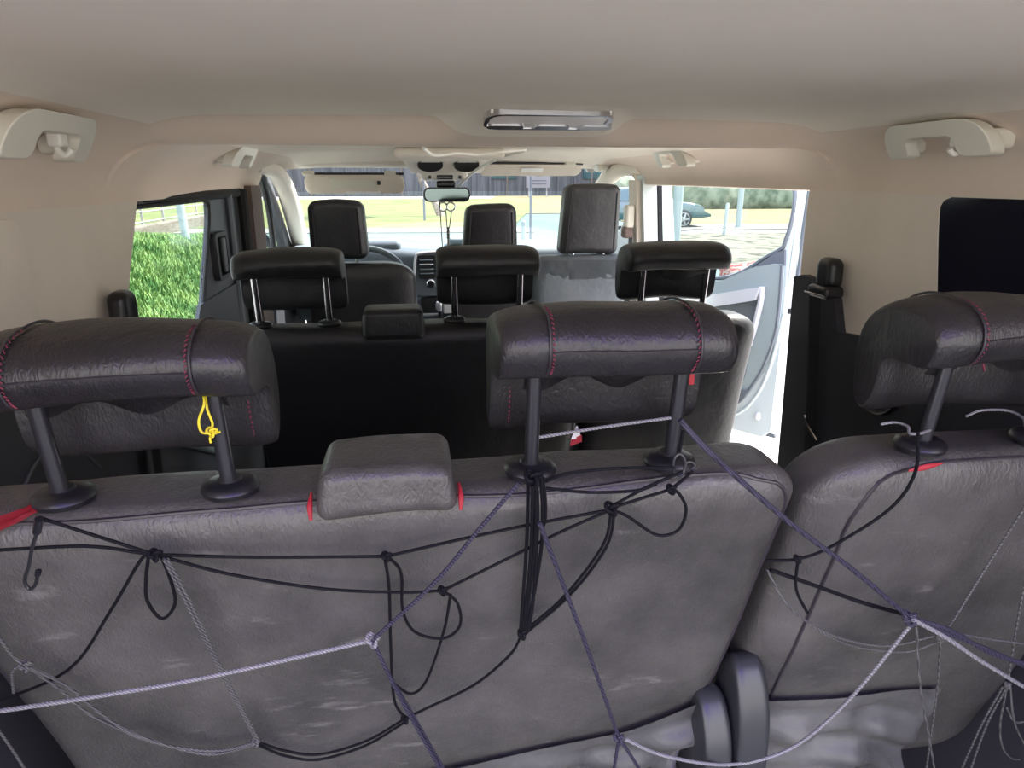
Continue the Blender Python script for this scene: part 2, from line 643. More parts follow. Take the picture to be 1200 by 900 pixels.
def ceil_z(x, y):
    ax = abs(x)
    base = 0.121 - 0.006 * (x / 0.6) ** 2 if ax < 0.6 else 0.115
    if y <= 1.5:
        bump = exp(-((x - 0.058) / 0.165) ** 6)
        y0 = 1.41 - 0.20 * bump
        s = smoothstep(y0, 1.50, y) ** 1.3
        s = s * (1 - bump) + bump * max(0.0, (y - y0) / (1.50 - y0))
        s = s * (1 - smoothstep(0.58, 0.80, ax))
        z = base * (1 - s) + 0.067 * s
        if 1.25 < y and -0.14 < x < 0.30:     # moulded well around the lamp
            pass
    else:
        fr = 0.118 - 0.012 * (x / 0.6) ** 2 - 0.055 * smoothstep(2.95, 3.25, y)
        s = 1 - smoothstep(1.50, 1.53, y)
        s = s * (1 - smoothstep(0.58, 0.80, ax))
        z = fr * (1 - s) + 0.067 * s
    return z


def ceil_pt(u, y):
    """u -1..1 across the roof and down over both cant rails"""
    s = -1 if u < 0 else 1
    a = abs(u)
    if a < 0.7:
        x = 0.56 * a / 0.7
        return Vector((s * x, y, ceil_z(s * x, y)))
    t = (a - 0.7) / 0.3 * pi / 2
    x = 0.56 + 0.225 * sin(t)
    top = ceil_z(s * x, y)
    low = zlow(y, s)
    z = low + (top - low) * cos(t)
    # soft belly of the rail between the two arches
    return Vector((s * x, y, z))


ys = lin(0.15, 1.1, 10)[:-1] + lin(1.1, 1.5, 34) + [1.503, 1.51, 1.52, 1.53, 1.55] + lin(1.6, 3.27, 26)
us = lin(-1, 1, 150)
bm = grid(ceil_pt, us, ys)
# turn the lower edges outwards so that the rail has a lip
for s in (-1, 1):
    grid(lambda k, y: Vector((s * (0.785 + 0.045 * k), y, zlow(y, s) - 0.004 * k)), [0, 1], ys, bm)
bm.normal_update()
ce = struct('ceiling', bm, M['headliner'], 60)
ce.data.materials.append(M['crossbar'])
for f in ce.data.polygons:
    q = ce.data.vertices[f.vertices[0]].co + ce.location
    if (1.415 < q.y < 1.535 and abs(q.x) < 0.70) or abs(q.x) > 0.66:
        f.material_index = 1

# outer roof skin, so that the shell has a thickness
bm = grid(lambda u, y: ceil_pt(u, y) + Vector((0.05 * u, 0, 0.06 - 0.03 * abs(u))), lin(-1, 1, 40), [0.15, 1, 2, 3.27])
struct('trim_1', bm, M['white'], 60)


def side(sx, x_in, x_out):
    return lambda u, v, w: (sx * (x_in + (x_out - x_in) * w), u, v)


# left wall: beige rear quarter panel, a shallow recessed field in it
def spline_edge(pts, n=6):
    return [(p.x, p.y) for p in catmull([(a, b, 0) for a, b in pts], n)]


front_edge_l = spline_edge([(1.665, -0.03), (1.650, -0.055), (1.605, -0.12), (1.550, -0.20), (1.515, -0.27), (1.495, -0.36)])
out = [(0.2, -0.36), (0.2, -0.02), (1.660, -0.02)] + front_edge_l
bm = plate([out[::-1]], side(-1, 0.785, 0.825), 0, 1)
struct('wall_left', bm, M['trim'])
bm = plate([rrect(0.25, -0.282, 1.16, -0.056, 0.03)], side(-1, 0.780, 0.79), 0, 1)
struct('trim_2', bm, M['trim'])
bm = plate([[(0.2, -1.2), (1.43, -1.2), (1.47, -0.345), (1.30, -0.325), (1.10, -0.29), (0.2, -0.285)]], side(-1, 0.770, 0.825), 0, 1)
struct('trim_3', bm, M['dark_trim'])

# right wall with the dark quarter window
front_edge_r = spline_edge([(1.622, -0.02), (1.624, -0.06), (1.622, -0.15), (1.612, -0.35)])
out = [(0.2, -0.35), (0.2, -0.02)] + front_edge_r
bm = plate([out[::-1], [(0.42, -0.33)] + spline_edge([(1.125, -0.33), (1.155, -0.20), (1.182, -0.07), (1.180, -0.040), (1.160, -0.030)], 4) + [(0.42, -0.030)]], side(1, 0.785, 0.825), 0, 1)
struct('wall_right', bm, M['trim'])
bm = plate([rrect(0.41, -0.338, 1.205, -0.022, 0.03)], side(1, 0.787, 0.797), 0, 1)
struct('window_1', bm, M['privacy'])
bm = plate([[(0.2, -1.2), (1.56, -1.2), (1.585, -0.76), (1.614, -0.235), (1.575, -0.225), (1.50, -0.235), (1.435, -0.262), (1.405, -0.335), (1.2, -0.315), (0.2, -0.31)]],
           side(1, 0.765, 0.825), 0, 1)
struct('trim_4', bm, M['dark_trim'])

# B pillars
bm = plate([[(2.71, -0.02), (2.70, -1.2), (2.90, -1.2), (2.89, -0.02)]], side(-1, 0.76, 0.83), 0, 1)
struct('trim_5', bm, M['brown'])
def pil_r(u, v, w):
    return (0.755 + 0.075 * w + 0.06 * max(0, -v - 0.02), u, v)
bm = plate([[(2.87, 0.0), (2.87, -1.2), (2.97, -1.2), (2.97, 0.0)]], pil_r, 0, 1)
struct('trim_6', bm, M['trim'])
def pil_o(u, v, w):
    return (0.772 + 0.060 * w + 0.08 * max(0, -v - 0.02), u, v)
bm = plate([[(2.84, 0.02), (2.82, -1.2), (2.92, -1.2), (2.92, 0.02)]], pil_o, 0, 1)
struct('trim_7', bm, M['white'])
bm = plate([[(2.835, 0.02), (2.81, -1.2), (2.84, -1.2), (2.86, 0.02)]], lambda u, v, w: (0.835 + 0.018 * w + 0.08 * max(0, -v - 0.02), u, v), 0, 1)
struct('trim_8', bm, M['void'])

# A pillars
for s, nm in ((-1, 'trim_9'), (1, 'trim_10')):
    pts = [(s * 0.765, 2.86, 0.05), (s * 0.750, 3.14, 0.040), (s * 0.745, 3.40, -0.06), (s * 0.76, 3.75, -0.30), (s * 0.78, 3.95, -0.45)]
    bm = tube(pts, [0.025, 0.038, 0.042, 0.045, 0.05], 10, smooth=5)
    struct(nm, bm, M['headliner'], 60)

# windscreen with a tinted strip along its top
def screen_pt(u, t):
    y = 3.22 + 1.0 * t
    z = 0.055 - 0.47 * t - 0.03 * t * (1 - t)
    x = u * (0.70 + 0.06 * t)
    return Vector((x, y + 0.10 * (1 - u * u), z))
bm = grid(screen_pt, lin(-1, 1, 16), lin(0.22, 1, 12))
struct('window_2', bm, M['glass'], 60)
bm = grid(screen_pt, lin(-1, 1, 16), lin(-0.03, 0.22, 4))
struct('window_3', bm, M['band'], 60)
# header rail over the windscreen
bm = loft_x([(p.x, p.y) for p in catmull([(3.16, 0.085, 0), (3.15, 0.066, 0), (3.20, 0.052, 0), (3.30, 0.062, 0), (3.32, 0.09, 0), (3.24, 0.10, 0)], 4, True)],
            -0.72, 0.72, 0.02)
struct('trim_11', bm, M['headliner'], 60)

# unseen raised tailgate, added to shade the near ground and even out the roof
def gate(u, v, w):
    t = v
    return (u * (0.76 - .05 * t), 0.12 - 1.15 * t, 0.19 + 0.16 * t - 0.05 * t * t - 0.03 * u * u + 0.045 * w)
gh = rrect(-0.80, 0.08, 0.80, 0.66, 0.08)
bm = plate([rrect(-1, 0, 1, 1, 0.06), gh[::-1]], gate, 0, 1)
struct('added_tailgate', bm, M['white'], 60)
bm = plate([gh], gate, 0.4, 0.5)
struct('added_tailgate_pane', bm, M['violet_filter'], 60)  # unseen pane, added and tinted to cast violet light on the seat tops
# unseen bonnet, added to bounce sunlight onto the front roof lining
bm = grid(lambda u, y: Vector((u * (0.80 - .05 * smoothstep(4.5, 5.1, y)), y, -0.50 - 0.10 * (y - 4.1) - 0.30 * smoothstep(4.6, 5.2, y) - 0.05 * u * u)), lin(-1, 1, 16), lin(4.12, 5.15, 14))
struct('added_bonnet', bm, M['white'], 60)
# floor, bulkhead
bm = plate([rrect(-0.80, 0.2, 0.80, 4.0, 0.03)], lambda u, v, w: (u, v, w), -1.24, -1.2)
struct('floor', bm, M['floor'])
bm = plate([rrect(-0.80, -1.2, 0.80, -0.42, 0.03)], lambda u, v, w: (u, w, v), 4.02, 4.08)
struct('wall_front', bm, M['black'])
bm = plate([rrect(-0.78, 0.02, 0.78, 0.80, 0.03)], lambda u, v, w: (u, v, w), -1.2, -1.17)
struct('added_load_mat', bm, M['loadmat'])  # unseen load mat, added for the light it bounces to the rear roof
# sill under the open side doorway
bm = rbox((0.80, 2.15, -1.22), (0.10, 1.1, 0.10), 0.02, m=(2, 6, 2))
struct('trim_12', bm, M['silver'])



# ================================================================ SEATS
def nz(p, s, a):
    return noise.noise(Vector(p) * s) * a


HEAD_PROF = [(.606, -.170), (.596, -.152), (.600, -.132), (.618, -.118), (.648, -.113), (.69, -.115), (.722, -.128), (.742, -.155),
             (.750, -.195), (.748, -.238), (.738, -.262), (.722, -.268), (.708, -.255), (.700, -.225), (.696, -.198), (.688, -.184),
             (.660, -.180), (.630, -.180), (.614, -.178)]


def headrest(parent, cx, y0, z0, w, mats, seams=True, posts=0.078, chrome='post', sleeve_z=-0.300, tag_flap=True, lean=0.0, scale=1.0):
    """overhanging headrest: thing > headrest > post, sleeve, piping, stitching. Written for the third row, moved by (y0, z0)"""
    dy, dz = y0 - 0.66, z0
    prof = [(p.x, p.y) for p in catmull([(a, b, 0) for a, b in HEAD_PROF], 3, True)]
    def S(a, b):
        return (0.66 + (a - 0.66) * scale + dy, -0.30 + (b + 0.30) * scale + dz)
    prof = [S(a, b) for a, b in prof]

    def wob(p):
        return (p.x + nz(p + Vector((3, 1, 0)), 9, .003), p.y + nz(p, 11, .006), p.z + nz(p, 8, .006) - 0.004 * ((p.x - cx) / w * 2) ** 2)
    bm = loft_x(prof, cx - w / 2, cx + w / 2, 0.035, ncap=6, nmid=14, shrink=0.16, warp=wob)
    hr = obj('headrest', bm, M[mats], parent, 50)
    for s in (-1, 1):
        px = cx + s * posts
        bm = tube([(px, 0.668 + dy, sleeve_z + dz - 0.03), (px, 0.664 + dy, sleeve_z + dz + 0.01), (px, 0.650 + dy, -0.19 + dz), (px, 0.648 + dy, -0.165 + dz)],
                  0.0078, 12)
        obj('post', bm, M[chrome], hr)
        bm = lathe([(0.0, 0.010), (0.010, 0.010), (0.012, 0.007), (0.021, 0.0065), (0.027, 0.003), (0.0285, -0.001), (0.0265, -0.006), (0.0, -0.012)],
                   (px, 0.668 + dy, sleeve_z + dz + 0.004), 'Z', 28)
        for v in bm.verts:
            v.co.y += (v.co.z - (sleeve_z + dz)) * 0.0
        obj('post_sleeve', bm, M['black'], hr)
    if seams:
        n = len(prof)
        # welt piping round the rear roll, near both ends
        top = [i for i, p in enumerate(prof) if p[1] > -0.182 + dz and p[0] < 0.735 + dy]
        lst = sorted(top, key=lambda i: i)
        arc = [(0.612, -.176), (.603, -.168), (.5945, -.152), (.5985, -.131), (.617, -.1155), (.648, -.1105), (.69, -.1125), (.723, -.126), (.743, -.154)]
        for s in (-1, 1):
            xs = cx + s * (w / 2 - 0.045)
            pp = [wob(Vector((xs, *S(a, b)))) for a, b in arc]
            obj('piping', tube(pp, 0.0014, 6, smooth=4), M['piping'], hr)
            sp = catmull([Vector(p) + Vector((s * -0.004, -0.0006, 0.0006)) for p in pp[:6]], 8)
            bm = bmesh.new()
            for i in range(0, len(sp) - 2, 2):
                tube([sp[i], sp[i + 1] + Vector((s * 0.002, 0, 0))], 0.0007, 5, bm=bm)
            tag_part(obj('stitching', bm, M['stitch'], hr), 'crimson stitching')
            low = [(.7005, -.198), (.7005, -.220), (.707, -.245), (.713, -.258)]
            xl = cx + s * (w / 2 - 0.022)
            sp = catmull([(xl, S(a, b)[0] - 0.003, S(a, b)[1]) for a, b in low], 8)
            bm = bmesh.new()
            for i in range(0, len(sp) - 1, 2):
                tube([sp[i], sp[i + 1]], 0.0008, 5, bm=bm)
            tag_part(obj('stitching', bm, M['stitch'], hr), 'crimson stitching')
        # long seam across the roll
        sp = [wob(Vector((cx + t * (w / 2 - 0.046), *S(0.5952, -0.148)))) for t in lin(-1, 1, 12)]
        obj('seam', tube(sp, 0.0012, 5), M['piping'], hr)
        # loose flap of the cover under the roll
        def flap(u, v):
            x = cx + u * (w / 2 - 0.03)
            return Vector((x, 0.645 + dy + 0.012 * v, S(0, -0.176)[1] - (0.012 + 0.016 * sin(3.1 * (u + 0.35)) ** 2) * v)) + Vector((0, nz((x, v, 0), 25, .004), 0))
        bm = grid(flap, lin(-1, 1, 26), lin(0, 1, 3))
        r = bmesh.ops.solidify(bm, geom=bm.faces[:], thickness=0.002)
        obj('cover_flap', bm, M[mats], hr)
    return hr


def tag_part(o, label):
    o['label'] = label
    return o


def backrest(parent, x0, x1, ztop, zbot, ytop, thick, mats, r=(0.06, 0.035, 0.05), lean=LEAN, name='backrest', div=(26, 4, 20), bulge=0.008, lump=0.004, taper=0.0):
    cx, cz = (x0 + x1) / 2, (ztop + zbot) / 2

    def w(p):
        u = (p.x - cx) / ((x1 - x0) / 2)
        v = (p.z - zbot) / (ztop - zbot)
        dy = lean * (-0.02 + ztop - p.z)
        out = -bulge * (1 - u * u) * (1 - (2 * v - 1) ** 2) if p.y < ytop + thick / 2 else 0
        return (p.x - taper * u * (1 - v) + nz(p, 6, lump * 0.7), p.y + dy + out + nz(p, 7, lump) + nz(p, 17, lump * .4), p.z + nz(p + Vector((5, 5, 5)), 6, lump))
    bm = rbox((cx, ytop + thick / 2, cz), (x1 - x0, thick, ztop - zbot), r, 5, div, w)
    return obj(name, bm, M[mats], parent, 60)


def cushion(parent, x0, x1, yb, zt, depth=0.46, m='leather_black'):
    bm = rbox(((x0 + x1) / 2, yb + depth / 2, zt - 0.07), (x1 - x0, depth, 0.14), 0.045, 4, (10, 8, 3),
              lambda p: (p.x, p.y, p.z + 0.04 * (p.y - yb) / depth + nz(p, 6, .005)))
    obj('seat_cushion', bm, M[m], parent, 60)
    for xx in (x0 + 0.06, x1 - 0.06):
        bm = rbox((xx, yb + depth / 2, (zt - 0.13 - 1.2) / 2), (0.05, depth * 0.8, zt - 0.13 + 1.2), 0.012, 3, 2)
        obj('leg', bm, M['black'], parent)


def hem_panel(parent, pts, x0, x1, mats='hem'):
    """loose shiny lower end of the seat cover, hanging in folds: pts (x, ztop) along its top edge"""
    xs = [p[0] for p in pts]
    def f(u, v):
        x = xs[0] + (xs[-1] - xs[0]) * u
        xq = x - (x - xs[0]) * 0.22 * v * v
        for (xa, za), (xb, zb) in zip(pts, pts[1:]):
            if xa <= x <= xb + 1e-6:
                zt = za + (zb - za) * (x - xa) / (xb - xa)
        z = zt - 0.26 * v
        un = (x - (x0 + x1) / 2) / ((x1 - x0) / 2)
        vn = max(0, min(1, (z + 0.98) / 0.677))
        y = rear_y(z) + 0.016 - 0.008 * max(0, 1 - un * un) * (1 - (2 * vn - 1) ** 2) - 0.010 - 0.085 * v ** 1.5
        fold = sin(z * 95 + x * 13 + 4.0 * noise.noise(Vector((x * 6, z * 6, 1)))) * 0.008 * smoothstep(0.02, 0.2, v)
        fold += sin(x * 30 - z * 40 + 3 * noise.noise(Vector((x * 4, z * 4, 7)))) * 0.007 * smoothstep(0, 0.3, v)
        fold += nz((x, 0, z), 16, .014) * smoothstep(0, .2, v)
        return Vector((xq, y + fold, z + nz((x, 2, z), 9, .006)))
    bm = grid(f, lin(0, 1, 70), lin(0, 1, 26))
    bmesh.ops.solidify(bm, geom=bm.faces[:], thickness=-0.003)
    return tag_part(obj('lower_cover', bm, M[mats], parent, 70), 'shiny grey folded lower cover')


# ---- third row, left: two-place bench
g3 = 'seats of the rear row'
seat3 = thing('bench_seat', 'wide black leatherette two-place rear bench nearest the viewer, covered in knotted cords', 'car seat', (-0.22, 0.80, -1.2))
body3 = backrest(seat3, -0.685, 0.232, -0.303, -0.98, 0.632, 0.125, 'leather', taper=0.03)
cushion(seat3, -0.68, 0.225, 0.98, -0.80)
headrest(seat3, -0.466, 0.66, 0.0, 0.240, 'leather_top', scale=0.925)
headrest(seat3, -0.002, 0.66, 0.0, 0.236, 'leather_top', scale=0.97)
hem_panel(seat3, [(-0.65, -0.83), (-0.20, -0.80), (0.08, -0.755), (0.205, -0.70)], -0.685, 0.232)


def edge_pipe(parent, body, x0, x1, z, y, r=0.05, drop=0.5, rad=0.0022, left=True, right=True, lean=LEAN, m='piping', tuck=0.0):
    """piping along the rear top edge and down the sides of a backrest"""
    pts = []
    if left:
        pts += [(x0, y - 0.004 + lean * (0.05 + t), z - 0.05 - t) for t in lin(drop, 0.02, 6)]
    pts += [(x0 + r * 0.3, y, z - 0.018), (x0 + r, y - 0.002, z - 0.004)]
    pts += [(x, y + nz((x, 1, 1), 6, .003), z + nz((x, 0, 0), 5, .006)) for x in lin(x0 + r + 0.03, x1 - r - 0.03, 14)]
    pts += [(x1 - r, y - 0.002, z - 0.004), (x1 - r * 0.3, y, z - 0.018)]
    if right:
        pts += [(x1, y - 0.004 + lean * (0.05 + t), z - 0.05 - t) for t in lin(0.02, drop, 6)]
    # lay it on the cover
    off = parent.location
    tree = BVHTree.FromPolygons([v.co + off for v in body.data.vertices], [list(p.vertices) for p in body.data.polygons])
    laid = []
    for p in catmull(pts, 3):
        xx = p.x - (tuck * max(0, z - p.z) if p.x > (x0 + x1) / 2 else 0)
        hit = tree.ray_cast(Vector((xx, p.y - 0.3, p.z)), Vector((0, 1, 0)))
        if hit[0] is not None:
            laid.append(hit[0] + Vector((0, -0.0006, 0)) + hit[1] * 0.0)
    return obj('piping', tube(laid, rad, 6), M[m], parent)


edge_pipe(seat3, body3, -0.670, 0.218, -0.311, 0.636, drop=0.44, tuck=0.05)
# middle bolster straddling the top edge
def padw(p):
    t = (p.z + 0.305) / 0.06
    return (p.x + (-0.232 - p.x) * 0.10 * max(0, t), p.y + 0.10 * (p.z + 0.28) * (1 if p.y < .66 else 0.2), p.z - 0.003 * ((p.x + .232) / .07) ** 2 + nz(p, 14, .003))
bm = rbox((-0.231, 0.671, -0.292), (0.138, 0.105, 0.050), 0.013, 4, (8, 5, 5), padw)
pad = obj('center_bolster', bm, M['leather'], seat3, 60)
for s in (-1, 1):
    x = -0.232 + s * 0.076
    bm = tube([(x - s * .003, 0.622, -0.318), (x - s * .002, 0.628, -0.306), (x - s * .003, 0.640, -0.296)], [0.0015, 0.0028, 0.001], 8, smooth=3)
    tag_part(obj('seam_tape', bm, M['red'], pad), 'red tape showing in the seam')
# red cloth showing through the torn left corner
def redf(u, v):
    return Vector((-0.600 + 0.062 * u, 0.622 + 0.05 * u - 0.01 * v, -0.303 + 0.016 * u - 0.012 * v * (1 - u * .4) + nz((u, v, 0), 3, .003)))
bm = grid(redf, lin(0, 1, 8), lin(0, 1, 4))
bmesh.ops.solidify(bm, geom=bm.faces[:], thickness=0.002)
tag_part(obj('torn_lining', bm, M['red'], seat3), 'red lining showing at the torn corner')
# pads between posts on the top face (stitched flats)
for xa, xb in ((-0.165, -0.12), (0.035, 0.075)):
    pass
# recliner hinge covers at the right lower corner
def hinge(parent, x, y, z, w, h):
    prof = [(p.x, p.y) for p in catmull([(0, 0, 0), (-0.012, .05, 0), (-0.005, h * .7, 0), (0.03, h, 0), (0.07, h * .92, 0), (0.09, h * .5, 0), (0.085, 0, 0)], 4, True)]
    bm = loft_x([(y + a, z + b) for a, b in prof], x - w / 2, x + w / 2, 0.012, shrink=0.12)
    return obj('hinge_cover', bm, M['hinge'], parent, 50)
hinge(seat3, 0.196, 0.715, -0.86, 0.040, 0.165)
# ---- third row, right: single seat
seat3r = thing('single_seat', 'black leatherette single rear seat on the right, sloping shoulder and black cord across', 'car seat', (0.5, 0.82, -1.2))
body3r = backrest(seat3r, 0.250, 0.745, -0.303, -0.98, 0.632, 0.125, 'leather', r=(0.085, 0.04, 0.075))
cushion(seat3r, 0.28, 0.74, 0.98, -0.80)
headrest(seat3r, 0.462, 0.66, 0.0, 0.258, 'leather_top', posts=0.078, scale=0.95)
hem_panel(seat3r, [(0.262, -0.722), (0.42, -0.73), (0.57, -0.735)], 0.25, 0.745)
h2 = hinge(seat3r, 0.246, 0.715, -0.86, 0.046, 0.215)
obj('bolt', lathe([(0, -.006), (.010, -.006), (.012, 0), (.012, .01)], (0.246, 0.700, -0.80), 'Y', 14), M['black'], h2)

edge_pipe(seat3r, body3r, 0.300, 0.735, -0.312, 0.632, r=0.07, drop=0.40, right=False)
bm = tube([(0.345, 0.633, -0.313), (0.362, 0.630, -0.3085), (0.385, 0.632, -0.306)], [0.001, 0.0036, 0.001], 8, smooth=4, flat=(1, 0.5))
tag_part(obj('seam_tape', bm, M['red'], seat3r), 'red tape showing in the top seam')
# white thread hanging out of the right headrest's flap, loose crimson thread
bm = tube([(0.425, 0.655, -0.182), (0.428, 0.650, -0.195), (0.434, 0.652, -0.205)], 0.0012, 5, smooth=4)
tag_part(obj('loose_thread', bm, M['stitch'], seat3r), 'loose crimson thread')

# ---- second row
seat2 = thing('bench_seat', 'black two-place bench of the middle row, behind the driver', 'car seat', (-0.16, 1.85, -1.2))
backrest(seat2, -0.595, 0.235, -0.342, -0.98, 1.645, 0.125, 'leather_black', div=(18, 4, 12), lean=0.22)
cushion(seat2, -0.59, 0.23, 1.92, -0.80)
headrest(seat2, -0.480, 1.69, -0.040, 0.247, 'leather_black', seams=False, posts=0.082, chrome='steel')
headrest(seat2, -0.010, 1.69, -0.040, 0.247, 'leather_black', seams=False, posts=0.082, chrome='steel')
bm = rbox((-0.243, 1.675, -0.333), (0.150, 0.10, 0.075), 0.016, 4, (6, 4, 4), lambda p: (p.x + (-0.243 - p.x) * 1.6 * max(0, p.z + 0.335), p.y, p.z))
obj('center_bolster', bm, M['leather_black'], seat2, 60)
seat2r = thing('single_seat', 'black single seat of the middle row beside the open side doorway', 'car seat', (0.48, 1.85, -1.2))
backrest(seat2r, 0.255, 0.712, -0.338, -0.98, 1.645, 0.13, 'leather_black', div=(12, 4, 12), lean=0.22, r=(0.07, 0.04, 0.06))
cushion(seat2r, 0.26, 0.70, 1.92, -0.80)
headrest(seat2r, 0.475, 1.69, -0.036, 0.262, 'leather_black', seams=False, posts=0.085, chrome='steel')
# cover flap hanging loose under that headrest
bm = grid(lambda u, v: Vector((0.43 + 0.12 * u, 1.640 + 0.012 * v, -0.218 - (0.018 + .008 * sin(5 * u)) * v)), lin(0, 1, 10), lin(0, 1, 3))
bmesh.ops.solidify(bm, geom=bm.faces[:], thickness=0.002)
obj('cover_flap', bm, M['leather_front'], seat2r)


# ---- front row
def front_head(parent, x0, x1, z0, z1, y, mats, th=0.10, taper=0.012):
    cx = (x0 + x1) / 2
    def w(p):
        t = (p.z - z0) / (z1 - z0)
        return (p.x + (cx - p.x) * taper * 10 * t * 0.6, p.y + 0.05 * (0.5 - t) - 0.03 * (1 - ((p.x - cx) / (x1 - x0) * 2) ** 2) * 0.3, p.z - 0.006 * ((p.x - cx) / (x1 - x0) * 2) ** 2 + nz(p, 9, .004))
    bm = rbox((cx, y + th / 2, (z0 + z1) / 2), (x1 - x0, th, z1 - z0), (0.035, 0.03, 0.03), 5, (8, 5, 8), w)
    hr = obj('headrest', bm, M[mats], parent, 60)
    for s in (-1, 1):
        obj('post', tube([(cx + s * .06, y + .05, z0 - .06), (cx + s * .06, y + .05, z0 + .03)], .006, 8), M['chrome'], hr)
    for s in (-1, 1):
        xx = cx + s * ((x1 - x0) / 2 - 0.022)
        pp = [w(Vector((xx, y - .001, z))) for z in lin(z0 + .02, z1 - .03, 8)]
        obj('piping', tube(pp, .002, 6), M['piping'], hr)
    return hr


drv = thing('driver_seat', 'black driver seat in front of the steering wheel, tall squarish headrest', 'car seat', (-0.36, 2.75, -1.2))
backrest(drv, -0.575, -0.175, -0.292, -0.95, 2.56, 0.13, 'leather_front', r=(0.11, 0.04, 0.07), div=(12, 4, 12), lean=0.22)
front_head(drv, -0.553, -0.345, -0.275, -0.066, 2.56, 'leather_front', th=0.125)
cushion(drv, -0.58, -0.17, 2.82, -0.80)
fb = thing('bench_seat', 'two-place front passenger bench, grey-blue outer back and tall headrest', 'car seat', (0.3, 2.75, -1.2))
backrest(fb, -0.078, 0.262, -0.280, -0.95, 2.56, 0.12, 'leather_front', r=(0.05, 0.04, 0.05), div=(10, 4, 10), lean=0.22)
backrest(fb, 0.268, 0.650, -0.276, -0.95, 2.56, 0.13, 'leather_blue', r=(0.05, 0.04, 0.05), div=(12, 4, 12), lean=0.22)
front_head(fb, 0.002, 0.213, -0.255, -0.082, 2.57, 'leather_front', taper=0.02)
front_head(fb, 0.372, 0.605, -0.272, -0.010, 2.56, 'leather_sheen', taper=0.016)
cushion(fb, -0.07, 0.64, 2.82, -0.80)
# crumpled upper band of the outer back
bm = grid(lambda u, v: Vector((0.285 + 0.345 * u, 2.556 + 0.22 * 0.09 * v - .004 + nz((u * 9, v * 2, 0), 1.5, .004), -0.292 - 0.075 * v)), lin(0, 1, 30), lin(0, 1, 6))
bmesh.ops.solidify(bm, geom=bm.faces[:], thickness=0.003)
tag_part(obj('upper_band', bm, M['leather_blue'], fb), 'crumpled blue-grey upper band')
# buckle stalks between the front seats
bm = rbox((-0.055, 2.545, -0.43), (0.05, 0.02, 0.10), 0.006, 3, 2)
obj('buckle_plate', bm, M['silver'], fb)


# ================================================================ CABIN FITTINGS
def grab_handle(label, sx, y0, y1, z0, z1, x, hook=None, leg=0.062, bar=0.024, depth=0.030):
    """bracket-shaped grip on a cant rail: two feet and a bar, spanning y0..y1 and z0..z1 at x = sx*x"""
    t = thing('grab_handle', label, 'handle', (sx * x, (y0 + y1) / 2, z0), 'grab handles on the roof rails')
    H, L = z1 - z0, y1 - y0
    lean = 0.55
    def pl(u, v, w):
        k = (u - y0) / L * 2 - 1
        return (sx * (x - w + (z1 - v) * lean + 0.010 * k * k), u, v)
    R = min(0.045, L * .22)
    arc = lambda cx, cz, r, a0, a1, n=7, q=.8: [(cx + r * cos(radians(a0 + (a1 - a0) * i / n)), cz + r * q * sin(radians(a0 + (a1 - a0) * i / n))) for i in range(n + 1)]
    rr = leg * .22
    out = arc(y1 - R, z1 - R * .8, R, 0, 90) + arc(y0 + R, z1 - R * .8, R, 90, 180) + arc(y0 + rr, z0 + rr * .8, rr, 180, 270, 3) + \
        arc(y0 + leg - rr, z0 + rr * .8, rr, 270, 360, 3) + arc(y0 + leg + rr, z1 - bar - rr * .8, rr, 180, 90, 3) + arc(y1 - leg - rr, z1 - bar - rr * .8, rr, 90, 0, 3) + \
        arc(y1 - leg + rr, z0 + rr * .8, rr, 180, 270, 3) + arc(y1 - rr, z0 + rr * .8, rr, 270, 360, 3)
    g = obj('grip', plate([out], pl, 0.0, depth), M['handle'], t, 50)
    bv = g.modifiers.new('soft', 'BEVEL')
    bv.width = min(0.008, depth * .3)
    bv.segments = 3
    bv.limit_method = 'ANGLE'
    for yy in (y0 + leg * .36, y1 - leg * .36):
        bm = rbox((sx * (x + .018 + H * lean * .6), yy, z0 + H * .46), (0.05, leg * .45, H * .55), min(0.008, leg * .15), 3, 2)
        obj('mount', bm, M['handle'], t, 60)
    if hook:
        yh = y0 + L * hook
        xb = x + .012
        bm = tube([(sx * xb, yh, z1 - bar - .004), (sx * (xb + .002), yh, z1 - bar - .020), (sx * (xb - .008), yh, z1 - bar - .028), (sx * (xb - .018), yh, z1 - bar - .020)], .0045, 8, smooth=4)
        obj('coat_hook', bm, M['cream'], t)
        bm = rbox((sx * xb, yh, z1 - bar - .006), (.020, .026, .022), .004, 3, 2)
        obj('hook_base', bm, M['cream'], t)
    return t


grab_handle('large beige grab handle with coat hook on the left roof rail, nearest the viewer', -1, 0.955, 1.195, 0.026, 0.086, 0.675, hook=0.66)
grab_handle('large beige grab handle on the right roof rail above the dark window', 1, 0.980, 1.215, 0.036, 0.092, 0.675, hook=0.28, depth=.025)
grab_handle('small pale grab handle on the left rail above the sliding door', -1, 2.12, 2.385, 0.036, 0.094, 0.675, leg=.07)
grab_handle('small pale grab handle on the right rail above the open side doorway', 1, 2.17, 2.44, 0.042, 0.108, 0.675, leg=.07)
grab_handle('smallest pale grab handle by the right end of the windscreen', 1, 3.13, 3.36, 0.036, 0.098, 0.655, leg=.06)

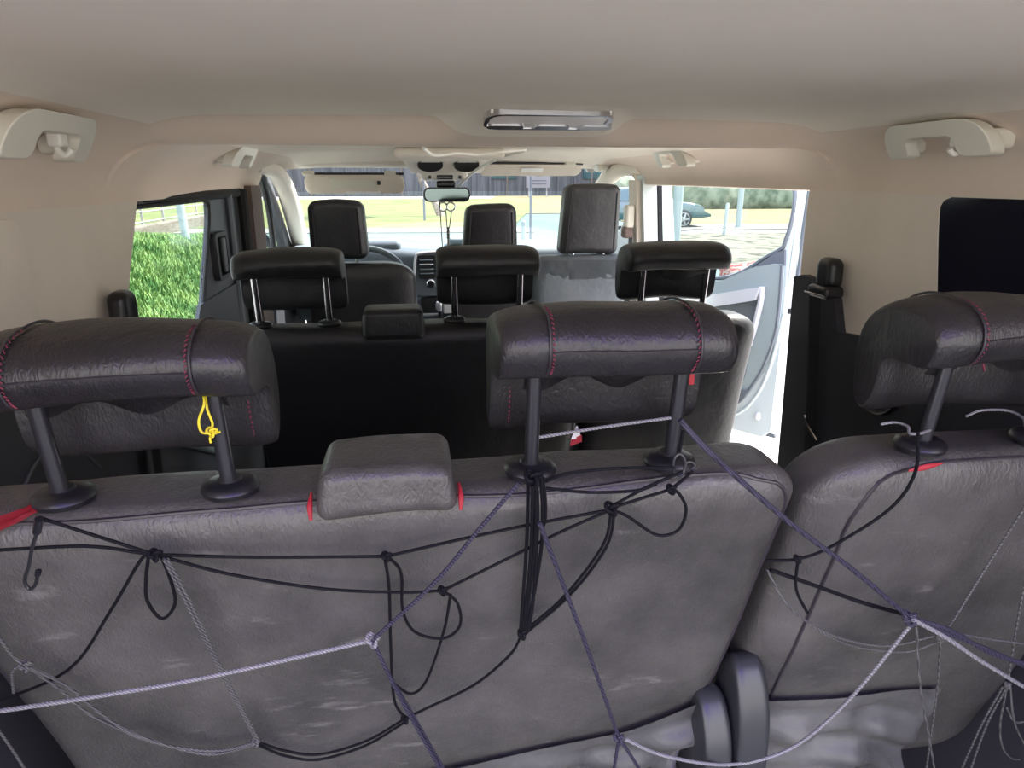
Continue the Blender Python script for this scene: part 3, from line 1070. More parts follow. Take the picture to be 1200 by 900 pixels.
# ---- rear roof lamp in its moulded well
lamp = thing('roof_lamp', 'oblong ceiling lamp with pale lens and chrome edge, set in the roof crossbar', 'lamp', (0.058, 1.29, 0.10))
def lampw(p):
    return (p.x, p.y, p.z + 0.0 - (p.y - 1.29) * 0.19)
bm = plate([rrect(-0.057, 1.240, 0.173, 1.336, 0.033), rrect(-0.049, 1.248, 0.165, 1.328, 0.026)], lambda u, v, w: lampw(Vector((u, v, w))), 0.098, 0.115)
obj('bezel', bm, M['chrome'], lamp)
bm = rbox((0.058, 1.288, 0.107), (0.216, 0.08, 0.016), 0.006, 4, 4, lampw)
body = obj('lens', bm, M['lens'], lamp)
for xa, xb, m in ((-0.038, 0.030, 'chrome'), (0.05, 0.115, 'chrome'), (0.135, 0.195, 'silver')):
    bm = plate([rrect(xa - .012, 1.300, xb - .012, 1.324, 0.011)], lambda u, v, w: lampw(Vector((u, v, w))), 0.0955, 0.104)
    obj('switch', bm, M[m], lamp)

# ---- front overhead console, mirror, visors
oc = thing('overhead_console', 'pale roof console with two dark round recesses above the windscreen', 'console', (-0.03, 3.0, 0.06))
bm = rbox((-0.03, 2.92, 0.098), (0.42, 0.46, 0.040), 0.018, 4, (8, 8, 2), lambda p: (p.x * (1 - 0.25 * smoothstep(2.8, 3.15, p.y)), p.y, p.z - 0.05 * smoothstep(2.9, 3.15, p.y)))
obj('housing', bm, M['headliner'], oc, 60)
for xx in (-0.095, 0.055):
    bm = lathe([(0.0, 0.004), (0.046, 0.004), (0.052, -0.002), (0.052, 0.02)], (xx, 2.98, 0.058), 'Z', 24)
    for v in bm.verts:
        v.co.z -= (v.co.y - 2.98) * 0.45
    obj('recess', bm, M['void'], oc)
lm = obj('map_lamp', rbox((-0.03, 3.14, 0.022), (0.205, 0.07, 0.050), (0.022, .02, .02), 5, (6, 3, 3)), M['cream'], oc, 60)
obj('display', rbox((-0.030, 3.105, 0.012), (0.070, 0.012, 0.018), 0.003, 2, 2), M['screen'], lm)
for xx in (-0.095, 0.035):
    obj('button', lathe([(0, -.006), (.007, -.006), (.008, 0)], (xx, 3.106, 0.012), 'Y', 12), M['black'], lm)
obj('lens', rbox((-0.088, 3.108, 0.038), (0.06, 0.014, 0.012), 0.004, 2, 2), M['lens'], lm)
obj('lens', rbox((0.028, 3.108, 0.038), (0.06, 0.014, 0.012), 0.004, 2, 2), M['lens'], lm)

mir = thing('rear_view_mirror', 'black-rimmed rear-view mirror hung from the windscreen centre', 'mirror', (-0.03, 3.2, -0.08))
bm = plate([rrect(-0.125, -0.092, 0.080, -0.030, 0.025)], lambda u, v, w: (u, w + (u + .03) * 0.05, v), 3.11, 3.135)
obj('rim', bm, M['black'], mir)
bm = plate([rrect(-0.118, -0.086, 0.073, -0.036, 0.021)], lambda u, v, w: (u, w + (u + .03) * 0.05, v), 3.108, 3.112)
obj('mirror_glass', bm, M['mirror_glass'], mir)
bm = rbox((-0.025, 3.15, -0.018), (0.085, 0.06, 0.03), 0.012, 4, 3)
obj('mount', bm, M['black'], mir)

orn = thing('hanging_ornament', 'two steel rings, beads and thin cords hanging below the rear-view mirror', 'ornament', (-0.03, 3.1, -0.25))
for xx in (-0.042, -0.008):
    cpts = [(xx + .018 * cos(a), 3.10 + .004 * sin(a), -0.112 + .018 * sin(a)) for a in lin(0, 2 * pi, 18)[:-1]]
    obj('ring', tube(cpts, .0035, 6, closed=True), M['chrome'], orn)
for pts in ([(-0.055, 3.10, -0.09), (-0.052, 3.10, -0.20), (-0.047, 3.10, -0.34)], [(-0.030, 3.10, -0.125), (-0.026, 3.10, -0.20)], [(-0.004, 3.10, -0.125), (-0.016, 3.10, -0.20)]):
    obj('cord', tube(pts, .0022, 6), M['cord_grey'], orn)
for i in range(4):
    obj('bead', lathe([(0, -.008), (.006, -.005), (.0075, 0), (.006, .005), (0, .008)], (-0.022, 3.10, -0.205 - i * .013), 'Z', 12), M['wood_bead'], orn)
obj('tassel', tube([(-0.022, 3.10, -0.25), (-0.022, 3.10, -0.275), (-0.022, 3.10, -0.31)], [.003, .006, .008], 8), M['wood_bead'], orn)


def visor(label, x0, x1, y, z0, z1, tilt, clip_left, patch=None, r=0.03):
    t = thing('sun_visor', label, 'sun visor', ((x0 + x1) / 2, y, z1), 'sun visors at the windscreen')
    def pl(u, v, w):
        return (u, y + w + (v - z0) * tilt, v)
    def w2(p):
        return (p.x, p.y + (p.z - z1) * tilt, p.z)
    bm = rbox(((x0 + x1) / 2, y, (z0 + z1) / 2), (x1 - x0, 0.022, z1 - z0), (r, .010, r), 4, (6, 2, 4), w2)
    obj('flap', bm, M['trim'], t, 60)
    obj('rod', tube([(x0 + .0, y + .004, z1 + .004), (x1, y + .004, z1 + .004)], .006, 8), M['dark_trim'], t)
    for xx in (x0 + .02, x1 - .06):
        obj('clip', rbox((xx, y, z1 + .006), (.05, .03, .022), .008, 3, 2), M['handle'], t)
    return t, w2


v1, w2 = visor('lowered beige sun visor with vanity-mirror cover in front of the driver', -0.632, -0.205, 3.17, -0.058, 0.022, -0.25, True)
bm = rbox((-0.425, 3.158, -0.015), (0.20, 0.006, 0.042), .002, 2, 2, w2)
obj('mirror_cover', bm, M['handle'], v1)
obj('latch', rbox((-0.315, 3.155, -0.012), (0.014, 0.008, 0.018), .003, 2, 2, w2), M['dark_trim'], v1)
bm = rbox((-0.385, 3.160, -0.052), (0.15, 0.004, 0.012), .001, 2, 2, w2)
tag_part(obj('label', bm, M['sticker'], v1), 'white sticker')
v2, w2 = visor('folded pinkish-beige sun visor in front of the passengers, white sticker', 0.125, 0.590, 3.13, 0.018, 0.066, -1.2, True)
bm = rbox((0.36, 3.112, 0.043), (0.10, 0.004, 0.016), .001, 2, 2, w2)
tag_part(obj('label', bm, M['sticker'], v2), 'white sticker')

# stray cable looped over the front roof
cb = obj('cable', tube([(-0.14, 2.30, 0.098), (-0.10, 2.42, 0.080), (-0.02, 2.5, 0.090), (0.06, 2.55, 0.088), (0.16, 2.56, 0.100), (0.24, 2.60, 0.106)], .0055, 8, smooth=6), M['cream'])
tag(cb, 'loose cream cable hanging along the front of the roof', 'cable')
cb2 = obj('cable', tube([(0.24, 2.62, 0.104), (0.17, 2.75, 0.083), (0.10, 2.95, 0.045), (0.055, 3.10, -0.002), (0.03, 3.16, -0.03)], .0055, 8, smooth=6), M['cream'])
tag(cb2, 'cream cable running down from the roof to the rear-view mirror', 'cable')


# ---- seat belts
def belt_guide(label, sx, y, z, run, x=0.775):
    t = thing('seat_belt', label, 'seat belt', (sx * x, y, z - .05))
    def gw(p):
        k = (p.z - z) / 0.05
        return (p.x, p.y - .014 * k + .3 * (p.z - z), p.z)
    bm = rbox((sx * (x - .02), y, z), (.042, .062, .070), (.016, .020, .020), 4, 4, gw)
    obj('guide', bm, M['black'], t, 60)
    bm = rbox((sx * (x - .03), y - .008, z - .040), (.05, .074, .028), .010, 4, 3)
    obj('guide_collar', bm, M['black'], t, 60)
    obj('slot_trim', tube([(sx * (x - .056), y - .045, z - .046), (sx * (x - .057), y + .032, z - .046)], .0022, 6), M['chrome'], t)
    if run:
        pts = run
        def f(u, v):
            sp = catmull(pts, 6)
            i = min(int(u * (len(sp) - 1)), len(sp) - 2)
            fr = u * (len(sp) - 1) - i
            p = sp[i].lerp(sp[i + 1], fr)
            return p + Vector((sx * .0, (v - .5) * .046, 0))
        bm = grid(f, lin(0, 1, 24), lin(0, 1, 3))
        bmesh.ops.solidify(bm, geom=bm.faces[:], thickness=.0016)
        obj('webbing', bm, M['belt'], t)
    return t


belt_guide('black seat belt on the right pillar by the open doorway, webbing hanging straight down', 1, 1.450, -0.205,
           [(0.735, 1.47, -0.23), (0.745, 1.465, -0.35), (0.750, 1.44, -0.55), (0.748, 1.42, -0.75), (0.74, 1.40, -1.0)])
belt_guide('black seat belt guide on the left pillar beside the grassy window', -1, 1.415, -0.240,
           [(-0.735, 1.41, -0.28), (-0.742, 1.43, -0.5), (-0.742, 1.42, -0.7), (-0.74, 1.40, -1.0)])
t = thing('seat_belt', 'beige-topped seat belt guide on the pillar behind the front passenger', 'seat belt', (0.74, 2.90, -0.24))
obj('guide', rbox((0.740, 2.90, -0.15), (.04, .05, .10), .014, 4, 3), M['handle'], t, 60)
obj('guide_collar', rbox((0.736, 2.90, -0.215), (.045, .055, .05), .014, 4, 3), M['brown'], t, 60)
obj('webbing', rbox((0.752, 2.90, -0.50), (.003, .046, .55), .001, 2, 2), M['belt'], t)
# buckle tongue low on the right trim
cl = obj('belt_tongue', tube([(0.755, 1.475, -0.560), (0.752, 1.44, -0.583), (0.750, 1.405, -0.600)], .004, 8), M['chrome'])
tag(cl, 'small bright metal belt tongue low on the dark right trim', 'buckle')
# dark speaker ring low on the right trim
bm = lathe([(0.05, 0.0), (0.066, -.004), (0.072, -.010), (0.076, 0.0)], (0.763, 1.24, -0.40), 'X', 28)
sp = obj('trim_ring', bm, M['black'])
tag(sp, 'black moulded ring on the dark right side trim', 'trim ring')

# ---- sliding door on the left, closed
sd = thing('sliding_door', 'closed charcoal sliding door on the left with a window onto grass', 'door', (-0.80, 2.1, -1.2))
hole = [(1.46, -0.395)] + [(1.46, -0.058), (2.19, -0.056)] + \
    spline_edge([(2.245, -0.066), (2.22, -0.13), (2.115, -0.275), (2.055, -0.355), (2.015, -0.388), (1.965, -0.395)], 4)
outl = [(1.44, -1.2), (2.70, -1.2), (2.70, -0.02), (1.44, -0.02)]
bm = plate([outl, hole[::-1]], side(-1, 0.795, 0.806), 0, 1)
obj('panel', bm, M['door_grey'], sd)
bm = plate([[(p[0], p[1]) for p in hole]], side(-1, 0.799, 0.803), 0, 1)
obj('window_pane', bm, M['glass'], sd)
rim = [(-0.792, a, b) for a, b in hole]
obj('window_seal', tube(rim, .006, 6, closed=True), M['void'], sd)
bm = plate([rrect(2.215, -0.300, 2.355, -0.155, 0.02), rrect(2.232, -0.287, 2.340, -0.168, 0.014)], side(-1, 0.775, 0.80), 0, 1)
hd = obj('handle_frame', bm, M['dark_trim'], sd)
obj('recess', plate([rrect(2.23, -0.289, 2.342, -0.166, 0.014)], side(-1, 0.790, 0.796), 0, 1), M['void'], hd)
obj('pull', rbox((-0.783, 2.315, -0.228), (.016, .035, .112), .007, 3, 3), M['door_grey'], hd)
obj('lower_panel', plate([[(2.02, -0.338), (1.94, -0.41), (1.45, -0.41), (1.45, -1.19), (2.52, -1.19), (2.50, -0.338)]], side(-1, 0.786, 0.796), 0, 1), M['door_grey'], sd)
obj('low_door_panel', rbox((-0.775, 1.86, -0.66), (.03, .34, .12), .012, 4, 3, lambda p: (p.x, p.y, p.z - .5 * (p.y - 1.86))), M['panel_grey'], sd, 60)  # paler slanting strip: the highlight on the lower door trim, put into colour
obj('edge_strip', tube([(-0.785, 2.47, -0.04), (-0.785, 2.46, -0.3), (-0.785, 2.47, -0.8)], .012, 8), M['panel_dark'], sd)
obj('door_seal', tube([(-0.775, 2.62, -0.03), (-0.775, 2.62, -0.4), (-0.775, 2.62, -1.1)], .018, 8), M['void'], sd)
obj('header_strip', tube([(-0.792, 1.72, -0.046), (-0.790, 1.95, -0.044), (-0.788, 2.2, -0.043), (-0.788, 2.64, -0.042)], [.003, .010, .015, .016], 8), M['void'], sd)

# ---- driver's door with its window, side mirror outside it
dd = thing('driver_door', 'closed driver door at the left with dark window frame and clear glass', 'door', (-0.82, 3.3, -1.2))
dh = [(2.93, -0.36), (2.95, 0.0), (2.98, 0.015), (3.14, 0.015), (3.30, -0.06), (3.52, -0.24), (3.60, -0.36)]
outl = [(2.91, -1.2), (3.98, -1.2), (3.98, -0.50), (3.72, -0.30), (3.30, 0.03), (3.14, 0.07), (2.91, 0.07)]
bm = plate([outl, dh[::-1]], side(-1, 0.800, 0.84), 0, 1)
obj('panel', bm, M['door_grey'], dd)
obj('window_pane', plate([dh], side(-1, 0.818, 0.822), 0, 1), M['glass'], dd)
obj('window_frame', tube([(-0.795, 3.05, 0.03), (-0.80, 3.14, 0.0), (-0.805, 3.24, -0.10), (-0.81, 3.30, -0.22), (-0.81, 3.30, -0.40)], .014, 8, smooth=4), M['void'], dd)
sm = thing('side_mirror', 'pale green-tinted exterior mirror seen through the driver window', 'mirror', (-1.0, 3.5, -0.3))
bm = rbox((-0.985, 3.52, -0.12), (.17, .07, .24), (.05, .03, .07), 5, 4)
obj('housing', bm, M['pale_pole'], sm, 60)
obj('mirror_glass', plate([rrect(-1.055, -0.22, -0.915, -0.02, 0.04)], lambda u, v, w: (u, w, v), 3.478, 3.486), M['mirror_glass'], sm)
obj('arm', tube([(-0.93, 3.52, -0.22), (-0.86, 3.50, -0.30), (-0.83, 3.48, -0.33)], .02, 10, smooth=3), M['void'], sm)

# ---- dashboard and steering wheel
da = thing('dashboard', 'grey dashboard with centre stack, air vents and screen below the windscreen', 'dashboard', (0, 3.6, -1.2))
prof = [(p.x, p.y) for p in catmull([(3.42, -0.375, 0), (3.46, -0.335, 0), (3.62, -0.318, 0), (3.95, -0.36, 0), (4.05, -0.42, 0), (4.0, -0.62, 0), (3.62, -0.70, 0), (3.48, -0.60, 0), (3.43, -0.46, 0)], 4, True)]
bm = loft_x(prof, -0.765, 0.765, 0.02, nmid=16, shrink=0.03, warp=lambda p: (p.x, p.y, p.z + 0.030 * exp(-((p.x + .42) / .2) ** 2) * smoothstep(-.5, -.33, p.z) + .016 * smoothstep(0.05, .35, p.x) * smoothstep(-.5, -.33, p.z)))
obj('fascia', bm, M['dash'], da, 60)
bm = plate([rrect(-0.175, -0.545, 0.19, -0.338, 0.035)], lambda u, v, w: (u, w + (v + .45) * .25, v), 3.385, 3.45)
st = obj('center_stack', bm, M['panel_dark'], da)
fr = [(-0.175 + 0.0, 3.380, -0.48), (-0.168, 3.397, -0.37), (-0.14, 3.402, -0.342), (0.0, 3.404, -0.337), (0.15, 3.402, -0.342), (0.185, 3.397, -0.37), (0.185, 3.38, -0.48)]
obj('stack_trim', tube(fr, .007, 8, smooth=5), M['silver'], st)
for x0, x1 in ((-0.155, -0.075), (0.09, 0.17)):
    v = obj('air_vent', plate([rrect(x0, -0.462, x1, -0.352, .010)], lambda u, v, w: (u, w + (v + .45) * .25, v), 3.374, 3.39), M['void'], st)
    for zz in (-0.375, -0.395, -0.418, -0.438):
        obj('slat', rbox(((x0 + x1) / 2, 3.374 + (zz + .45) * .25, zz), (x1 - x0 - .012, .012, .006), .002, 2, 2), M['silver'] if zz > -.40 and zz < -.38 else M['dash'], v)
obj('screen', plate([rrect(-0.055, -0.455, 0.075, -0.360, .008)], lambda u, v, w: (u, w + (v + .45) * .25, v), 3.376, 3.39), M['screen'], st)
obj('screen_rim', plate([rrect(-0.064, -0.463, 0.084, -0.352, .010), rrect(-0.055, -0.455, 0.075, -0.360, .008)], lambda u, v, w: (u, w + (v + .45) * .25, v), 3.372, 3.39), M['silver'], st)
k = obj('knob', lathe([(0, -.022), (.014, -.022), (.017, -.018), (.019, 0)], (-0.098, 3.375, -0.486), 'Y', 20), M['black'], st)
obj('knob_ring', lathe([(.015, -.021), (.017, -.025), (.022, -.020), (.023, 0)], (-0.098, 3.375, -0.486), 'Y', 20), M['chrome'], st)
bm = rbox((-0.02, 3.45, -0.78), (0.34, 0.16, 0.46), 0.03, 4, 4)
lo = obj('lower_console', bm, M['dash'], da, 60)
obj('shelf_edge', rbox((-0.02, 3.37, -0.640), (0.28, 0.02, 0.014), .005, 2, 2), M['silver'], lo)
obj('cubby', plate([rrect(-0.15, -0.625, 0.12, -0.555, .012)], lambda u, v, w: (u, w, v), 3.362, 3.375), M['void'], lo)
gl = thing('gear_lever', 'short gear lever with bright knob at the centre console', 'gear lever', (-0.055, 3.3, -0.66))
obj('shaft', tube([(-0.055, 3.37, -0.66), (-0.06, 3.30, -0.60)], .010, 8), M['black'], gl)
obj('knob', lathe([(0, .026), (.014, .022), (.019, .008), (.017, -.012), (.008, -.024), (0, -.025)], (-0.062, 3.285, -0.585), 'Z', 16), M['silver'], gl)
bm = rbox((0.08, 3.56, -0.296), (0.16, 0.12, 0.035), 0.015, 4, 3)
obj('sensor_bump', bm, M['dashtop'], da, 60)

sw = thing('steering_wheel', 'dark steering wheel half hidden behind the driver headrest', 'steering wheel', (-0.40, 3.15, -0.6))
ctr = Vector((-0.395, 3.17, -0.475))
ax_u, ax_v = Vector((1, 0, 0)), Vector((0, 0.40, 0.92)).normalized()
ring = [ctr + ax_u * (.19 * cos(a)) + ax_v * (.19 * sin(a)) for a in lin(0, 2 * pi, 48)[:-1]]
obj('rim', tube(ring, .015, 10, closed=True), M['dash'], sw)
for a in (radians(10), radians(170), radians(270)):
    d = ax_u * cos(a) + ax_v * sin(a)
    obj('spoke', tube([ctr + d * .05, ctr + d * .185], [.022, .015], 8, flat=(1, .5)), M['silver'], sw)
obj('hub', rbox(ctr, (.13, .05, .11), .02, 4, 3), M['dash'], sw, 60)
obj('column', tube([ctr + Vector((0, .02, 0)), ctr + Vector((0, .30, -.12))], .035, 12), M['black'], sw)
obj('instrument_hood', bm := rbox((-0.395, 3.52, -0.315), (.32, .16, .06), .025, 4, 4), M['dash'], da, 60)


# ================================================================ OPEN FRONT PASSENGER DOOR
DT = Vector((1.33, 2.6, 0))
DH = Vector((-0.50744, 0.86169, 0))
DN = Vector((0.86169, 0.50744, 0))


def dpl(s, z, w):
    return DT + DH * s + DN * w + Vector((0, 0, z))


fd = thing('front_door', 'white front passenger door swung open, grey inner panel, seen through the side doorway', 'door', dpl(0.5, -1.09, 0.05))
hole = spline_edge([(0.035, -0.263), (0.012, -0.16), (0.010, -0.06), (0.03, 0.0)], 4) + [(0.45, 0.03), (0.60, 0.02), (0.70, -0.02), (0.66, -0.30), (0.655, -0.46)] + \
    spline_edge([(0.62, -0.455), (0.45, -0.43), (0.294, -0.412), (0.20, -0.372), (0.11, -0.31), (0.06, -0.28)], 4)
outl = [(-0.005, 0.06), (0.008, -0.30), (0.0, -0.60), (0.0, -1.05), (0.04, -1.09), (1.04, -1.12), (1.06, -0.45), (0.74, 0.06), (0.60, 0.09), (0.05, 0.09)]
bm = plate([outl, hole[::-1]], dpl, 0.0, 0.10)
obj('door_shell', bm, M['white'], fd)
obj('window_pane', plate([hole], dpl, 0.055, 0.06), M['glass'], fd)
obj('window_seal', tube([dpl(a, b, -0.002) for a, b in hole], .009, 6, closed=True), M['panel_dark'], fd)
card = [(0.66, -0.34), (0.66, -1.04)] + spline_edge([(0.42, -1.04), (0.27, -1.02), (0.158, -0.955), (0.10, -0.87), (0.052, -0.77), (0.016, -0.63), (0.010, -0.50), (0.018, -0.33)], 4) + [(0.06, -0.330), (0.154, -0.355), (0.294, -0.425), (0.45, -0.44), (0.65, -0.465)]
bm = plate([[(0.95, -0.48), (0.95, -1.04)] + card[2:-1] + [(0.65, -0.465)]], dpl, -0.03, 0.005)
cd = obj('trim_card', bm, M['panel_grey'], fd)
rimc = [dpl(a, b, -0.026) for a, b in card[2:-5]]
obj('card_edge', tube(rimc, .008, 6), M['panel_dark'], fd)
tri = [(0.022, -0.272), (0.016, -0.335), (0.06, -0.335), (0.154, -0.352), (0.10, -0.315), (0.06, -0.285)]
obj('corner_fillet', plate([tri], dpl, -0.012, 0.03), M['hedge_dark'] if 'hedge_dark' in M else M['panel_dark'], fd)
# armrest with the bright pull and a dark recess
pull = [(0.085, -0.425), (0.60, -0.56), (0.60, -0.62), (0.10, -0.482)]
obj('pull_bar', plate([pull], dpl, -0.065, -0.02), M['silver'], fd)
rec = [(0.10, -0.482), (0.60, -0.62), (0.60, -0.80), (0.16, -0.672), (0.132, -0.655)]
obj('pull_recess', plate([rec], dpl, -0.034, -0.025), M['panel_dark'], fd)
obj('pull_surround', tube([dpl(.085, -.425, -.045), dpl(.085, -.50, -.045), dpl(.115, -.66, -.045), dpl(.16, -.690, -.045), dpl(.6, -.82, -.045)], .013, 8, smooth=3), M['silver'], fd)
# speaker grille and lower pocket
c = dpl(0.185, -0.80, -0.034)
bm = bmesh.new()
for rr, ww in ((0.0, -.012), (0.05, -.010), (0.062, -.004), (0.075, 0.004)):
    pass
prof = [(0.0, -.008), (.075, -.006), (.088, 0.0), (.095, .006)]
rings = []
for rr, ww in prof:
    rings.append([bm.verts.new(dpl(0.195 + max(rr, 1e-4) * .8 * cos(a), -0.79 + max(rr, 1e-4) * 1.15 * sin(a), -0.03 + ww)) for a in lin(0, 2 * pi, 24)[:-1]])
for A, B in zip(rings, rings[1:]):
    for j in range(24):
        bm.faces.new((A[j], A[(j + 1) % 24], B[(j + 1) % 24], B[j]))
obj('speaker_grille', bm, M['panel_dark'], fd)
poc = [(0.10, -0.885), (0.60, -0.90), (0.60, -1.0), (0.24, -0.985), (0.15, -0.94)]
obj('low_door_panel', plate([poc], dpl, -0.04, -0.028), M['panel_dark'], fd)
# jamb details on the trailing edge
obj('reflector', rbox(dpl(-0.008, -0.475, 0.072), (.012, .016, .055), .003, 2, 2), M['red'], fd)
obj('latch', rbox(dpl(-0.004, -0.525, 0.042), (.020, .016, .022), .004, 2, 2), M['void'], fd)
obj('jamb_groove', tube([dpl(-0.004, 0.0, 0.075), dpl(-0.004, -0.20, 0.075), dpl(-.002, -0.40, 0.075)], .009, 6), M['panel_dark'], fd)
obj('edge_bead', tube([dpl(-0.002, 0.05, 0.02), dpl(0.0, -0.35, 0.02), dpl(0.01, -0.62, .0), dpl(0.06, -0.86, 0.0), dpl(0.16, -1.01, 0.0), dpl(0.3, -1.055, 0)], .008, 8, smooth=4), M['white'], fd)
obj('bottom_seal', tube([dpl(0.0, -1.088, 0.05), dpl(0.5, -1.105, 0.05)], .010, 6), M['panel_dark'], fd)
obj('mirror_housing', rbox(dpl(0.95, -0.28, 0.13), (.12, .12, .17), .045, 4, 3), M['white'], fd, 60)
obj('plug', lathe([(0, -.006), (.016, -.004), (.02, 0.004)], dpl(0.06, -1.0, -0.001), 'Y', 16), M['silver'], fd)


# ================================================================ OUTSIDE
def flat(name, pts, z, m, th=0.02):
    return struct(name, plate([pts], lambda u, v, w: (u, v, w), z - th, z), M[m])


flat('ground', [(-120, -60), (120, -60), (120, 160), (-120, 160)], -1.70, 'paving')
flat('added_apron', [(-3.6, -5.0), (3.6, -5.0), (3.4, 0.2), (-2.2, 0.2)], -1.692, 'apron_dark')  # unseen dark ground, added to dim the bounce onto the rear roof lining
flat('road_surface', [(-60, 14), (60, 9), (60, 20), (8.5, 22.0), (9.5, 36.0), (4.5, 36.0), (3.6, 25.2), (-60, 29.0)], -1.69, 'asphalt')
flat('pavement_strip', [(-60, 29.0), (4.0, 23.0), (3.6, 25.4), (-60, 31.0)], -1.66, 'kerb')
flat('lawn', [(-60, 31.0), (3.6, 25.4), (9, 50), (8, 66), (-60, 66)], -1.65, 'lawn')
flat('verge', [(4.5, 36.0), (9.5, 36.0), (8.6, 26.0), (40, 24.0), (60, 60), (10, 80), (7.6, 66.0)], -1.66, 'sand')
flat('pavement', [(8.5, 23.2), (40, 21.6), (40, 24.0), (8.6, 26.0)], -1.65, 'kerb')
flat('gravel_bed', [(5.4, 11.0), (22, 9.0), (30, 21.0), (8.2, 22.0)], -1.675, 'gravel')

# grassy bank close to the left side
def bank_pt(x, y):
    t = smoothstep(-2.7, -4.3, x) if False else max(0, min(1, (-x - 2.7) / 1.6))
    top = -0.88 - (y - 11) * 0.075
    top = max(-1.55, min(-0.72, top))
    return Vector((x, y, -1.70 + (top + 1.70) * (t * t * (3 - 2 * t)) + nz((x, y, 0), .8, .05)))
bm = grid(bank_pt, [-2.6, -2.8, -3.0, -3.2, -3.4, -3.6, -3.8, -4.0, -4.2, -4.4, -4.8, -5.2], lin(6.5, 19, 30))
struct('bank', bm, M['soil'], 80)
bm = bmesh.new()
rg = random.Random(3)
for i in range(17000):
    x = -2.75 - 1.9 * rg.random()
    y0 = (x + .2) / -0.585 * 1.50
    y1 = (x + .2) / -0.585 * 2.08
    y = y0 + (y1 - y0) * (rg.random() * 1.3 - .15)
    p = bank_pt(x, y)
    a = rg.random() * 2 * pi
    L = 0.07 + 0.10 * rg.random()
    d = Vector((cos(a), sin(a), 0))
    wv = Vector((-sin(a), cos(a), 0)) * (0.006 + .006 * rg.random())
    bend = d * L * (0.25 + 0.5 * rg.random())
    v = [bm.verts.new(p - wv), bm.verts.new(p + wv), bm.verts.new(p + wv * .7 + bend * .35 + Vector((0, 0, L * .6))),
         bm.verts.new(p - wv * .7 + bend * .35 + Vector((0, 0, L * .6))), bm.verts.new(p + bend + Vector((0, 0, L)))]
    bm.faces.new((v[0], v[1], v[2], v[3]))
    bm.faces.new((v[3], v[2], v[4]))
tag(obj('grass', bm, M['blade'], None, 180), 'thick green grass on the bank outside the left window', 'grass', kind='stuff')

# rail fence, low stone edge and dry field behind the bank
flat('dry_field', [(-60, 10), (-9.4, 20), (-10.4, 31), (-60, 40)], -1.64, 'lawn')
lw = obj('low_wall', rbox((-8.0, 24.5, -1.50), (0.35, 14, 0.42), .04, 3, 3), M['wallstone'])
tag(lw, 'low pale stone kerb wall behind the grass bank on the left', 'wall')
fn = thing('rail_fence', 'pale metal rail fence behind the grass bank on the left', 'fence', (-8.6, 25, -1.7))
for y in lin(18, 32, 7):
    obj('fence_post', rbox((-8.6, y, -1.15), (.07, .07, 1.15), .01, 2, 2), M['fence'], fn)
for z in (-1.30, -0.98, -0.66):
    obj('rail', tube([(-8.6, 17.6, z), (-8.6, 32.4, z)], .028, 8), M['fence'], fn)
pl = obj('lamp_pole', tube([(-4.05, 13.0, -1.4), (-4.12, 13.0, 0.0), (-4.2, 13.0, 3.0)], .07, 12), M['pale_pole'])
tag(pl, 'pale slanting pole rising from the grass bank on the left', 'pole')


def shrub(name, label, c, s, m, n, seed, group=None, leaf=0.16):
    """mound of leaf cards over a lumpy core"""
    r = random.Random(seed)
    bm = bmesh.new()
    for i in range(n):
        th, ph = r.random() * 2 * pi, math.acos(2 * r.random() - 1)
        k = 0.75 + 0.3 * r.random()
        p = Vector((c[0] + s[0] * k * sin(ph) * cos(th), c[1] + s[1] * k * sin(ph) * sin(th), c[2] + s[2] * k * cos(ph)))
        a = Vector((r.random() - .5, r.random() - .5, r.random() - .5)).normalized()
        b = a.cross(Vector((r.random() - .5, r.random() - .5, r.random() - .5))).normalized()
        L = leaf * (.6 + .8 * r.random())
        bm.faces.new([bm.verts.new(p - a * L), bm.verts.new(p - b * L * .4), bm.verts.new(p + a * L), bm.verts.new(p + b * L * .4)])
    return bm


# leaning tree on the lawn ahead
tr = thing('tree', 'thin leaning tree on the lawn ahead, left of the mirror', 'tree', (1.1, 34, -1.7))
obj('trunk', tube([(1.45, 34.0, -1.7), (1.1, 34.0, -0.9), (0.55, 34.0, 0.0), (0.25, 34.0, 1.5), (0.1, 34, 3)], [.20, .17, .15, .13, .1], 10, smooth=4), M['bark'], tr)
obj('crown', shrub('', '', (0, 34, 4.2), (2.0, 2.0, 1.5), 'leaf', 1600, 5), M['leaf'], tr)

# grey building across the road
bd = thing('building', 'long grey clad building with upright ribs far across the road', 'building', (12, 78, -1.7))
obj('wall', rbox((9, 80, 1.3), (70, 4, 6.0), .1, 2, 3), M['building'], bd)
for x in lin(-14, 32, 24):
    obj('rib', rbox((x, 77.9, 0.9), (.22, .25, 5.2), .04, 2, 1), M['wallstone'] if int(x) % 5 == 0 else M['building'], bd)
for x in (4.5, 10.5, 21.0):
    obj('window', rbox((x, 77.9, 0.9), (3.0, .2, 1.6), .05, 2, 1), M['car_glass'], bd)
sg = thing('sign_board', 'white notice board with a large S in front of the grey building', 'sign', (12.6, 70, -1.7))
obj('board', rbox((12.9, 70, 0.75), (2.4, .10, 3.0), .04, 2, 2), M['sign'], sg)
S = [(0.65, .75), (.35, 1.05), (-.2, 1.05), (-.55, .75), (-.35, .35), (.2, .15), (.6, -.2), (.35, -.65), (-.2, -.7), (-.6, -.4)]
obj('letter', tube([(12.9 + a * .8, 69.93, 1.05 + b * .75) for a, b in S], .13, 8, smooth=5), M['ink'], sg)
for zz in (-0.05, -0.35):
    obj('text_line', rbox((12.9, 69.93, zz), (1.7, .04, .10), .01, 2, 1), M['ink'], sg)
